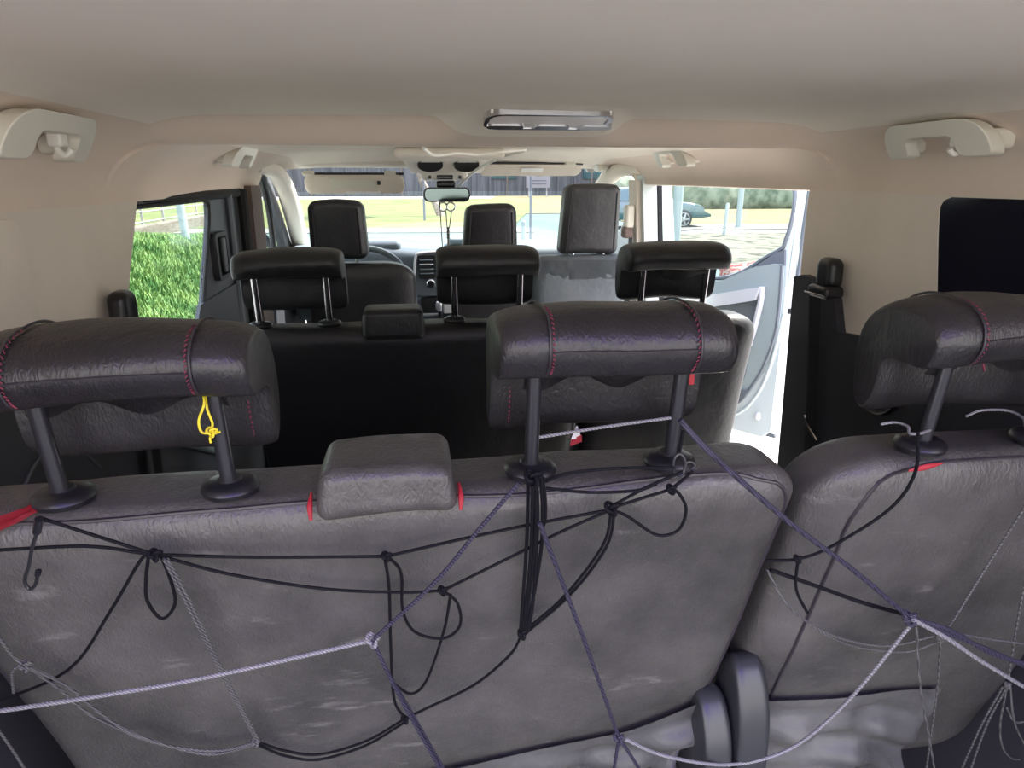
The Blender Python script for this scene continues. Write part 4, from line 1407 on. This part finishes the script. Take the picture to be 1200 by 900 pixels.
for xx in (12.0, 13.8):
    obj('leg', tube([(xx, 70, -1.7), (xx, 70, -.7)], .06, 8), M['fence'], sg)

# slim posts ahead
for (px, Y, h, r, lab) in ((622, 19.0, 4.2, .035, 'slim dark street post ahead through the windscreen, right of the middle headrest'),
                           (497, 30.0, 4.0, .05, 'slim dark post at the roadside left of the rear-view mirror')):
    p = at(px, 240, Y=Y)
    o = obj('street_post', tube([(p.x, Y, -1.7), (p.x, Y, -1.7 + h)], r, 8), M['panel_dark'])
    tag(o, lab, 'post')
bo = obj('bollard', tube([(2.55, 16.5, -1.7), (2.55, 16.5, -0.95), (2.55, 16.5, -0.92)], [.05, .05, .02], 10), M['pale_pole'])
tag(bo, 'small pale bollard at the edge of the road ahead', 'bollard')

# right: hedge wall, posts, bollard
hg = obj('hedge', rbox((38, 41.5, -0.9), (52, 3.0, 2.1), (.8, .8, .8), 4, (60, 6, 6), lambda p: (p.x, p.y + nz(p, .5, .35) - (p.x - 18) * .05, p.z + nz(p, .7, .22))), M['hedge'])
tag(hg, 'long clipped grey-green hedge far behind the open door', 'hedge')
po = obj('street_pole', tube([(11.72, 24.0, -1.7), (11.78, 24.0, 3.5)], .10, 12), M['pale_pole'])
tag(po, 'tall pale pole on the pavement right of the parked car', 'pole')
po = obj('bollard', tube([(9.64, 20.7, -1.7), (9.68, 20.7, -0.72), (9.68, 20.7, -0.68)], [.055, .055, .03], 10), M['pale_pole'])
tag(po, 'short pale bollard in front of the tall pole, right of the parked car', 'bollard')
po = obj('street_pole', tube([(5.98, 15.5, -1.7), (5.98, 15.5, 2.5)], .11, 12), M['pale_pole'])
tag(po, 'thick pale pole standing in front of the parked car', 'pole')
fl = obj('flower_bed', rbox((5.6, 9.2, -1.45), (2.6, .8, .5), .15, 3, (14, 6, 4), lambda p: (p.x, p.y + nz(p, 3, .12), p.z + nz(p, 3, .14))), M['rubble'])
tag(fl, 'bed of red flowers at the kerb just right of the open door', 'flower bed')


# parked car, mostly hidden: saloon side view
def car(cx, cy, yaw):
    t = thing('car', 'dark teal parked car seen through the open door window', 'car', (cx, cy, -1.7))
    R = Matrix.Rotation(yaw, 4, 'Z')
    def W(p):
        return R @ Vector(p) + Vector((cx, cy, -1.7))
    side_prof = [(2.15, .36), (2.20, .62), (2.05, .82), (1.55, .92), (1.05, .98), (0.45, 1.30), (-.2, 1.43), (-1.0, 1.40), (-1.75, 1.10), (-2.15, 1.02), (-2.22, .60), (-2.15, .34)]
    sp = [(p.x, p.y) for p in catmull([(a, b, 0) for a, b in side_prof], 4, True)]
    bm = bmesh.new()
    rings = []
    for y, k in ((-.86, .9), (-.84, .97), (-.75, 1), (.75, 1), (.84, .97), (.86, .9)):
        ring = []
        for a, b in sp:
            tuck = 1 - .20 * max(0, b - .95) / .5
            ring.append(bm.verts.new(W((a * (.98 + .02 * k), y * tuck, .7 + (b - .7) * k))))
        rings.append(ring)
    n = len(sp)
    for A, B in zip(rings, rings[1:]):
        for j in range(n):
            bm.faces.new((A[j], A[(j + 1) % n], B[(j + 1) % n], B[j]))
    bm.faces.new(rings[0]); bm.faces.new(rings[-1][::-1])
    bmesh.ops.recalc_face_normals(bm, faces=bm.faces[:])
    obj('body', bm, M['teal'], t, 50)
    for s in (-1, 1):
        gl = [(0.80, .99), (0.40, 1.25), (-.15, 1.36), (-.85, 1.34), (-1.45, 1.12), (-1.5, 1.0)]
        bm = plate([gl], lambda u, v, w: W((u, s * (.875 - .172 * max(0, v - .95) / .5 * 1.0 - w), v)), -0.004, .02)
        obj('side_window', bm, M['car_glass'], t)
        for x in (1.40, -1.36):
            bm = bmesh.new()
            for (rr, yy0, yy1, mm, nm) in ((.335, .70, .885, 'tyre', 'wheel'),):
                bm = lathe([(0, -.09), (.30, -.09), (.335, -.06), (.335, .06), (.30, .09), (0, .09)], (0, 0, 0), 'Y', 28)
                for v in bm.verts:
                    v.co = W(Vector((v.co.x + x, v.co.y + s * .80, v.co.z + .335)))
                wh = obj('wheel', bm, M['tyre'], t)
            bm = bmesh.new()
            for k in range(5):
                a = 2 * pi * k / 5
                tube([W((x, s * .90, .335)), W((x + .22 * cos(a), s * .89, .335 + .22 * sin(a)))], [.05, .035], 6, bm=bm)
            tube([W((x + .225 * cos(a), s * .89, .335 + .225 * sin(a))) for a in lin(0, 2 * pi, 24)[:-1]], .02, 6, closed=True, bm=bm)
            obj('rim', bm, M['alloy'], wh)
        obj('mirror', rbox(W((.62, s * .95, 1.02)), (.2, .2, .12), .04, 3, 2), M['teal'], t)
    obj('headlamp', rbox(W((2.02, -.62, .72)), (.30, .36, .13), .05, 3, 2), M['alloy'], t)
    return t


car(8.35, 25.2, 0.0)

SKY_BACK, SKY_FRONT = 2.4, 1.3
SUN, SUN_DIR = 11.0, (0.66, 0.24, 1.0)
EXPOSURE = 1.2


# ================================================================ CORDS
def cord(name, label, cat, mat_name, runs, knots=(), r=0.0017, y0=0.613):
    """one tied cord: thing > cord strands, knots. runs: lists of (px, py[, off]) on the seat back plane"""
    allp = [onseat(p[0], p[1], p[2] if len(p) > 2 else .004, y0) for run in runs for p in (run[1] if isinstance(run, tuple) else run)]
    base = Vector((sum(p.x for p in allp) / len(allp), min(p.y for p in allp), min(p.z for p in allp)))
    t = thing(name, label, cat, base)
    for run in runs:
        rr, mm = r, mat_name
        if isinstance(run, tuple):
            rr, run = run[0], run[1]
        pts = [onseat(p[0], p[1], p[2] if len(p) > 2 else .004, y0) for p in run]
        obj('strand', tube(pts, rr, 8, smooth=6), M[mm], t)
    for kx, ky, kr, ko in knots:
        c = onseat(kx, ky, ko, y0)
        bm = bmesh.new()
        n = 26
        trefoil = []
        for i in range(n * 2):
            a = 2 * pi * i / (n * 2)
            trefoil.append(c + (CR * (sin(a) + 2 * sin(2 * a)) * .33 + CU * (cos(a) - 2 * cos(2 * a)) * .33) * kr + Vector((0, -1, 0)) * (-sin(3 * a)) * kr * .45)
        tube(trefoil, max(r * .95, .002), 7, closed=True, bm=bm)
        obj('knot', bm, M[mat_name], t)
    return t


K = .0055
cord('elastic_net', 'black cord net knotted across the back of the two-place rear bench', 'cargo net', 'cord_black', [
    [(-10, 645), (100, 640), (165, 648), (182, 650)],
    [(45, 606), (100, 624), (182, 650)],
    [(182, 650), (300, 653), (453, 652)],
    [(453, 652), (540, 632), (620, 615), (717, 597)],
    [(182, 650), (270, 673), (380, 690), (470, 694), (519, 692)],
    [(519, 692), (600, 652), (660, 622), (717, 597)],
    [(182, 650), (166, 655), (130, 715), (80, 785), (-10, 826)],
    [(174, 652), (171, 680), (173, 705), (190, 725), (205, 708), (200, 680), (189, 652)],
    [(451, 654), (456, 690), (458, 760), (462, 820), (475, 842)],
    [(455, 652), (470, 672), (472, 715), (487, 741), (520, 748), (539, 733), (536, 707), (519, 692)],
    [(528, 697), (520, 740), (500, 797), (482, 813), (462, 802)],
    [(717, 597), (706, 640), (662, 698), (612, 742)],
    [(721, 597), (710, 642), (668, 697), (614, 744)],
    [(612, 742), (597, 768), (555, 803), (500, 830), (475, 842)],
    [(475, 842), (430, 868), (375, 884), (335, 880), (300, 869)],
    [(475, 846), (430, 873), (375, 890), (335, 886), (300, 872)],
    [(717, 597), (737, 606), (770, 627), (795, 621), (804, 598), (797, 580), (787, 572)],
    [(717, 595), (758, 582), (787, 572), (812, 552)],
    [(719, 592), (760, 570), (800, 553)],
    [(635, 566), (665, 555), (720, 549), (790, 548)],
    [(640, 572), (690, 577), (745, 575), (770, 567)],
], [(182, 650, K, .006), (453, 652, K * .8, .006), (519, 692, K * .8, .006), (717, 596, K * 1.3, .008), (612, 744, K * .8, .006), (475, 843, K * .8, .006), (787, 573, K * .8, .006), (300, 870, K * .9, .006)])

cord('tie_cord', 'grey cord sagging across the lower left of the rear bench back', 'cord', 'cord_grey', [
    [(-10, 735, .012), (14, 768, .012), (30, 780, .012), (70, 808, .01), (110, 840, .008), (180, 870, .008), (250, 880, .008), (300, 870, .008)],
    [(30, 780, .014), (75, 802, .012), (115, 834, .010), (150, 857, .01), (200, 875, .009), (250, 884, .008), (300, 872, .008)],
    [(30, 780, .014), (15, 786, .015), (16, 812, .012)],
    [(192, 655, .008), (210, 690, .008), (245, 760, .008), (300, 868, .008)],
    [(196, 655, .008), (220, 700, .008), (258, 780, .008), (302, 866, .008)],
], [(30, 780, K, .014), (300, 870, K * .8, .01)], r=.0016)

cord('cord_bundle', 'bundle of dark cords hung from the middle headrest post down the bench back', 'cord', 'cord_black', [
    [(619, 558, .016), (617, 640, .010), (610, 738, .006)],
    [(624, 556, .022), (622, 650, .012), (612, 742, .006)],
    [(629, 556, .022), (626, 645, .012), (615, 742, .006)],
    [(634, 556, .022), (636, 610, .012), (632, 660, .010), (617, 742, .006)],
    [(627, 556, .024), (630, 600, .016), (626, 690, .008), (620, 738, .006)],
    [(636, 560, .018), (639, 590, .012), (638, 612, .010), (633, 620, .010)],
], [(625, 560, K * 1.5, .026), (612, 742, K * .8, .008)], r=.0019)

cord('cargo_rope', 'lilac and purple rope knotted left of centre in front of the bench back', 'rope', 'cord_lilac', [
    [(-12, 835, .05), (120, 815, .05), (250, 792, .048), (437, 750, .042)],
], [(437, 750, K * 1.2, .044)], r=.0023)
cord('cargo_rope', 'dark purple rope slanting from the middle headrest post to the lilac knot and floor', 'rope', 'cord_purple', [
    [(608, 566, .022), (560, 622, .028), (510, 682, .036), (437, 750, .046)],
    [(437, 750, .046), (455, 790, .055), (480, 838, .06), (522, 912, .07)],
    [(437, 752, .042), (458, 794, .05), (486, 842, .055), (526, 912, .066)],
], [], r=.0021)
cord('cargo_rope', 'twisted purple rope from the middle post down to a knot at the bottom centre', 'rope', 'cord_purple', [
    [(632, 612, .026), (655, 672, .034), (690, 765, .044), (725, 864, .056)],
    [(725, 866, .056), (718, 912, .06)],
    [(727, 866, .056), (756, 912, .06)],
], [(725, 865, K * 1.1, .058)], r=.0023)
cord('cargo_rope', 'pale lilac rope sagging from the bottom knot up to the right-hand knot', 'rope', 'cord_lilac', [
    [(732, 866, .056), (780, 886, .06), (855, 896, .06), (925, 878, .06), (990, 825, .06), (1066, 734, .058)],
], [], r=.0023)
cord('cargo_rope', 'braided purple rope running from the right headrest post of the bench to the lower right', 'rope', 'cord_purple', [
    [(797, 492, .02), (822, 520, .028), (860, 556, .036), (930, 616, .046), (1000, 668, .054), (1064, 722, .06)],
    [(1064, 720, .06), (1110, 742, .065), (1160, 762, .07), (1212, 786, .075)],
    [(1066, 724, .058), (1112, 738, .066), (1162, 766, .07), (1212, 780, .077)],
], [(1066, 724, K * 1.4, .062)], r=.0027)
cord('cargo_rope', 'pale lilac rope from the right-hand knot out past the lower right corner', 'rope', 'cord_lilac', [
    [(1070, 726, .066), (1110, 748, .068), (1150, 775, .07), (1212, 812, .072)],
], [], r=.0027)
cord('tie_cord', 'black cord looping from the right seat post down across the right seat back', 'cord', 'cord_black', [
    [(1076, 508, .01), (1072, 555, .006), (1042, 597, .006), (975, 640, .006), (935, 655, .006), (898, 657, .0)],
    (.0026, [(903, 668, .0), (960, 688, .006), (1010, 706, .012), (1060, 720, .05)]),
    [(935, 655, .006), (933, 690, .006), (946, 718, .006)],
], [(935, 655, K * .7, .008)], r=.0018)
cord('tie_cord', 'thin grey cord sagging between the gap of the rear seats and the right-hand knots', 'cord', 'cord_grey', [
    [(899, 668, .0), (918, 702, .006), (945, 728, .006), (985, 748, .006), (1040, 757, .008), (1100, 744, .014)],
    [(960, 740, .006), (1000, 757, .006), (1060, 764, .008), (1100, 752, .014)],
    [(1205, 588, .008), (1162, 655, .010), (1110, 738, .03)],
    [(1090, 736, .05), (1140, 746, .05), (1212, 756, .05)],
    [(1074, 734, .058), (1078, 800, .05), (1088, 860, .05), (1097, 912, .05)],
    [(1102, 752, .02), (1098, 810, .02), (1090, 870, .02), (1084, 912, .02)],
], [(1102, 748, K * .8, .02)], r=.0015)
cord('tie_cord', 'loose grey cord ends hanging in loops at the lower right corner', 'cord', 'cord_grey', [
    [(1206, 660, .02), (1193, 725, .03), (1182, 795, .04)],
    [(1175, 805, .04), (1150, 850, .04), (1122, 912, .04)],
    [(1180, 805, .042), (1156, 850, .042), (1134, 912, .042)],
    [(1180, 805, .042), (1172, 850, .04), (1176, 878, .04), (1190, 890, .04), (1210, 884, .04)],
    [(1184, 805, .042), (1190, 850, .04), (1212, 892, .04)],
    [(1180, 830, .04), (1190, 846, .04), (1212, 843, .04)],
], [(1181, 803, K * .7, .044)], r=.0015)
cord('tie_cord', 'short grey cord crossing the bottom left corner', 'cord', 'cord_grey', [[(-10, 845, .02), (10, 872, .02), (36, 912, .02)]], [], r=.0015)

# pale cord strung between the posts of the middle headrest, with a cloth tag on it
o = obj('tie_cord', tube([(-0.074, 0.652, -0.256), (0.0, 0.650, -0.247), (0.070, 0.655, -0.243)], .0018, 8, smooth=4), M['cord_lilac'])
tag(o, 'pale cord strung between the two posts of the middle headrest', 'cord')
tg = thing('cloth_tag', 'tiny red and white cloth tag hanging between the middle headrest posts', 'tag', (-0.035, 0.655, -0.28))
c = at(676, 500, Y=0.655)
bm = grid(lambda u, v: c + Vector(((u - .5) * .012 * (.2 + .8 * v), 0.002 * u, -.014 * v)), lin(0, 1, 2), lin(0, 1, 2))
bmesh.ops.solidify(bm, geom=bm.faces[:], thickness=.0012)
obj('upper_half', bm, M['sticker'], tg)
bm = grid(lambda u, v: c + Vector(((u - .5) * .012 * (1 + .1 * v), 0.002 * u, -.014 - .008 * v + .004 * u)), lin(0, 1, 2), lin(0, 1, 2))
bmesh.ops.solidify(bm, geom=bm.faces[:], thickness=.0012)
obj('lower_half', bm, M['red'], tg)
o = obj('ribbon', rbox(at(811, 437, Y=.66), (.006, .002, .026), .0008, 2, 2, lambda p: (p.x, p.y, p.z)), M['red'])
tag(o, 'narrow red ribbon hanging beside the right post of the middle headrest', 'ribbon')

# yellow string on the left headrest post
ys_ = thing('string', 'bright yellow string tied in a bow round the left headrest post', 'string', (-0.39, 0.64, -0.235))
q = lambda px, py, y=.634: at(px, py, Y=y)
obj('loop', tube([q(238, 458, .645), (q(239, 474)), q(233, 492), q(236, 506), q(246, 508)], .0012, 7, smooth=5), M['yellow'], ys_)
obj('loop', tube([q(240, 460, .645), q(243, 480), q(249, 496), q(248, 508), q(258, 506, .64)], .0012, 7, smooth=5), M['yellow'], ys_)
bm = bmesh.new()
c = q(248, 506, .632)
tube([c + (CR * (sin(a) + 2 * sin(2 * a)) * .33 + CU * (cos(a) - 2 * cos(2 * a)) * .33) * .005 + Vector((0, sin(3 * a) * .002, 0)) for a in lin(0, 2 * pi, 50)[:-1]], .0012, 6, closed=True, bm=bm)
obj('knot', bm, M['yellow'], ys_)
obj('loose_end', tube([c, q(246, 514), q(247, 519)], .0011, 6), M['yellow'], ys_)

# wire hook at the left corner
hk = thing('wire_hook', 'black wire hook hanging at the torn left corner of the bench', 'hook', onseat(38, 690, .01))
obj('shank', tube([onseat(46, 610, .012), onseat(43, 625, .012), onseat(38, 640, .012), onseat(34, 662, .012), onseat(29, 680, .012), onseat(35, 690, .014), onseat(42, 684, .016), onseat(45, 668, .016)], .0016, 8, smooth=5), M['post'], hk)
obj('sleeve', tube([onseat(46, 608, .012), onseat(43, 624, .012)], .0035, 8), M['black'], hk)
obj('tip', tube([onseat(45, 669, .016), onseat(44, 674, .016)], .0026, 8), M['black'], hk)

o = obj('cable', tube([(-0.768, 0.98, -0.44), (-0.768, 1.06, -0.405), (-0.768, 1.16, -0.425), (-0.768, 1.24, -0.50)], .003, 8, smooth=5), M['door_grey'])
tag(o, 'thin dark cable curving over the left side trim below the headrest', 'cable')
# snap hooks at the right post of the middle headrest
sh = thing('snap_hook', 'small black metal clip hooked on the cord by the right post of the middle headrest', 'hook', at(800, 545, Y=.62))
lp = [at(796 + 7 * cos(a), 545 + 13 * sin(a), Y=.618) for a in lin(0, 2 * pi, 20)[:-1]]
obj('ring', tube(lp, .0018, 7, closed=True), M['post'], sh)
lp = [at(808 + 6 * cos(a), 546 + 5 * sin(a), Y=.618) for a in lin(0, 2 * pi, 16)[:-1]]
obj('eye', tube(lp, .0016, 7, closed=True), M['post'], sh)
lp = [at(a, b, Y=.63) for a, b in ((801, 505), (798, 520), (794, 538))]
obj('strap', tube(lp, .002, 7, smooth=3), M['cord_black'], sh)
# white cord on the right seat's top
o = obj('tie_cord', tube([at(1032, 497, Y=.68), at(1050, 495, Y=.675), at(1064, 500, Y=.66), at(1066, 508, Y=.65), at(1078, 508, Y=.645), at(1090, 504, Y=.655)], .0016, 7, smooth=5), M['cord_lilac'])
tag(o, 'pale cord wound round the foot of the right seat headrest post', 'cord')
o = obj('tie_cord', tube([at(1132, 488, Y=.70), at(1150, 481, Y=.70), at(1180, 481, Y=.70), at(1198, 489, Y=.68), at(1202, 500, Y=.66)], .0016, 7, smooth=5), M['cord_lilac'])
tag(o, 'pale cord trailing on top of the right seat at the picture edge', 'cord')

# ================================================================ LIGHT, WORLD, CAMERA
w = bpy.data.worlds.new('sky')
bpy.context.scene.world = w
w.use_nodes = True
nt = w.node_tree
N, L = nt.nodes, nt.links
N.clear()
outw = N.new('ShaderNodeOutputWorld')
bg = N.new('ShaderNodeBackground')
bg.inputs['Strength'].default_value = 1.0
L.new(bg.outputs[0], outw.inputs[0])
tc = N.new('ShaderNodeTexCoord')
sep = N.new('ShaderNodeSeparateXYZ')
L.new(tc.outputs['Generated'], sep.inputs[0])
rp = N.new('ShaderNodeValToRGB')
els = rp.color_ramp.elements
els[0].position = 0.0
els[0].color = (0.78, 0.76, 0.72, 1)
els[1].position = 1.0
els[1].color = (1.0, 1.1, 1.6, 1)
e = els.new(0.14); e.color = (0.84, 0.81, 0.78, 1)
e = els.new(0.32); e.color = (0.94, 0.94, 0.99, 1)
e = els.new(0.6); e.color = (1.1, 1.1, 1.5, 1)
L.new(sep.outputs['Z'], rp.inputs['Fac'])
# behind the van the sky is set brighter and more violet to light the seats; ahead it is pale blue
mr = N.new('ShaderNodeMapRange')
mr.inputs['From Min'].default_value = -0.6
mr.inputs['From Max'].default_value = 0.6
L.new(sep.outputs['Y'], mr.inputs['Value'])
rf = N.new('ShaderNodeValToRGB')
rf.color_ramp.elements[0].color = (0.90, 0.95, 0.94, 1)
rf.color_ramp.elements[1].color = (0.50, 0.72, 1.0, 1)
L.new(sep.outputs['Z'], rf.inputs['Fac'])


def scaled(sock, k):
    n = N.new('ShaderNodeVectorMath')
    n.operation = 'SCALE'
    L.new(sock, n.inputs[0])
    n.inputs['Scale'].default_value = k
    return n.outputs['Vector']


mx = N.new('ShaderNodeMix')
mx.data_type = 'RGBA'
L.new(mr.outputs['Result'], mx.inputs[0])
L.new(scaled(rp.outputs['Color'], SKY_BACK), mx.inputs[6])
L.new(scaled(rf.outputs['Color'], SKY_FRONT), mx.inputs[7])
L.new(mx.outputs[2], bg.inputs['Color'])

sl = bpy.data.lights.new('sun', 'SUN')
sl.energy = SUN
sl.angle = radians(1.5)
sl.color = (1, 0.95, 0.86)
so = bpy.data.objects.new('sun', sl)
COL.objects.link(so)
so.rotation_euler = Vector(SUN_DIR).to_track_quat('Z', 'Y').to_euler()
so.location = (0, 0, 10)

cam = bpy.data.cameras.new('camera')
cam.sensor_width = 36
cam.lens = F_PX / 1200 * 36
cam.clip_start = 0.02
cam.clip_end = 400
co = bpy.data.objects.new('camera', cam)
COL.objects.link(co)
co.matrix_world = Matrix(((CR.x, CU.x, -CF.x, EYE.x), (CR.y, CU.y, -CF.y, EYE.y), (CR.z, CU.z, -CF.z, EYE.z + UP), (0, 0, 0, 1)))
bpy.context.scene.camera = co
for o in TOPS:
    o.location.z += UP
vs = bpy.context.scene.view_settings
vs.view_transform = 'Standard'
vs.look = 'None'
vs.gamma = 1
vs.use_curve_mapping = False
vs.exposure = EXPOSURE
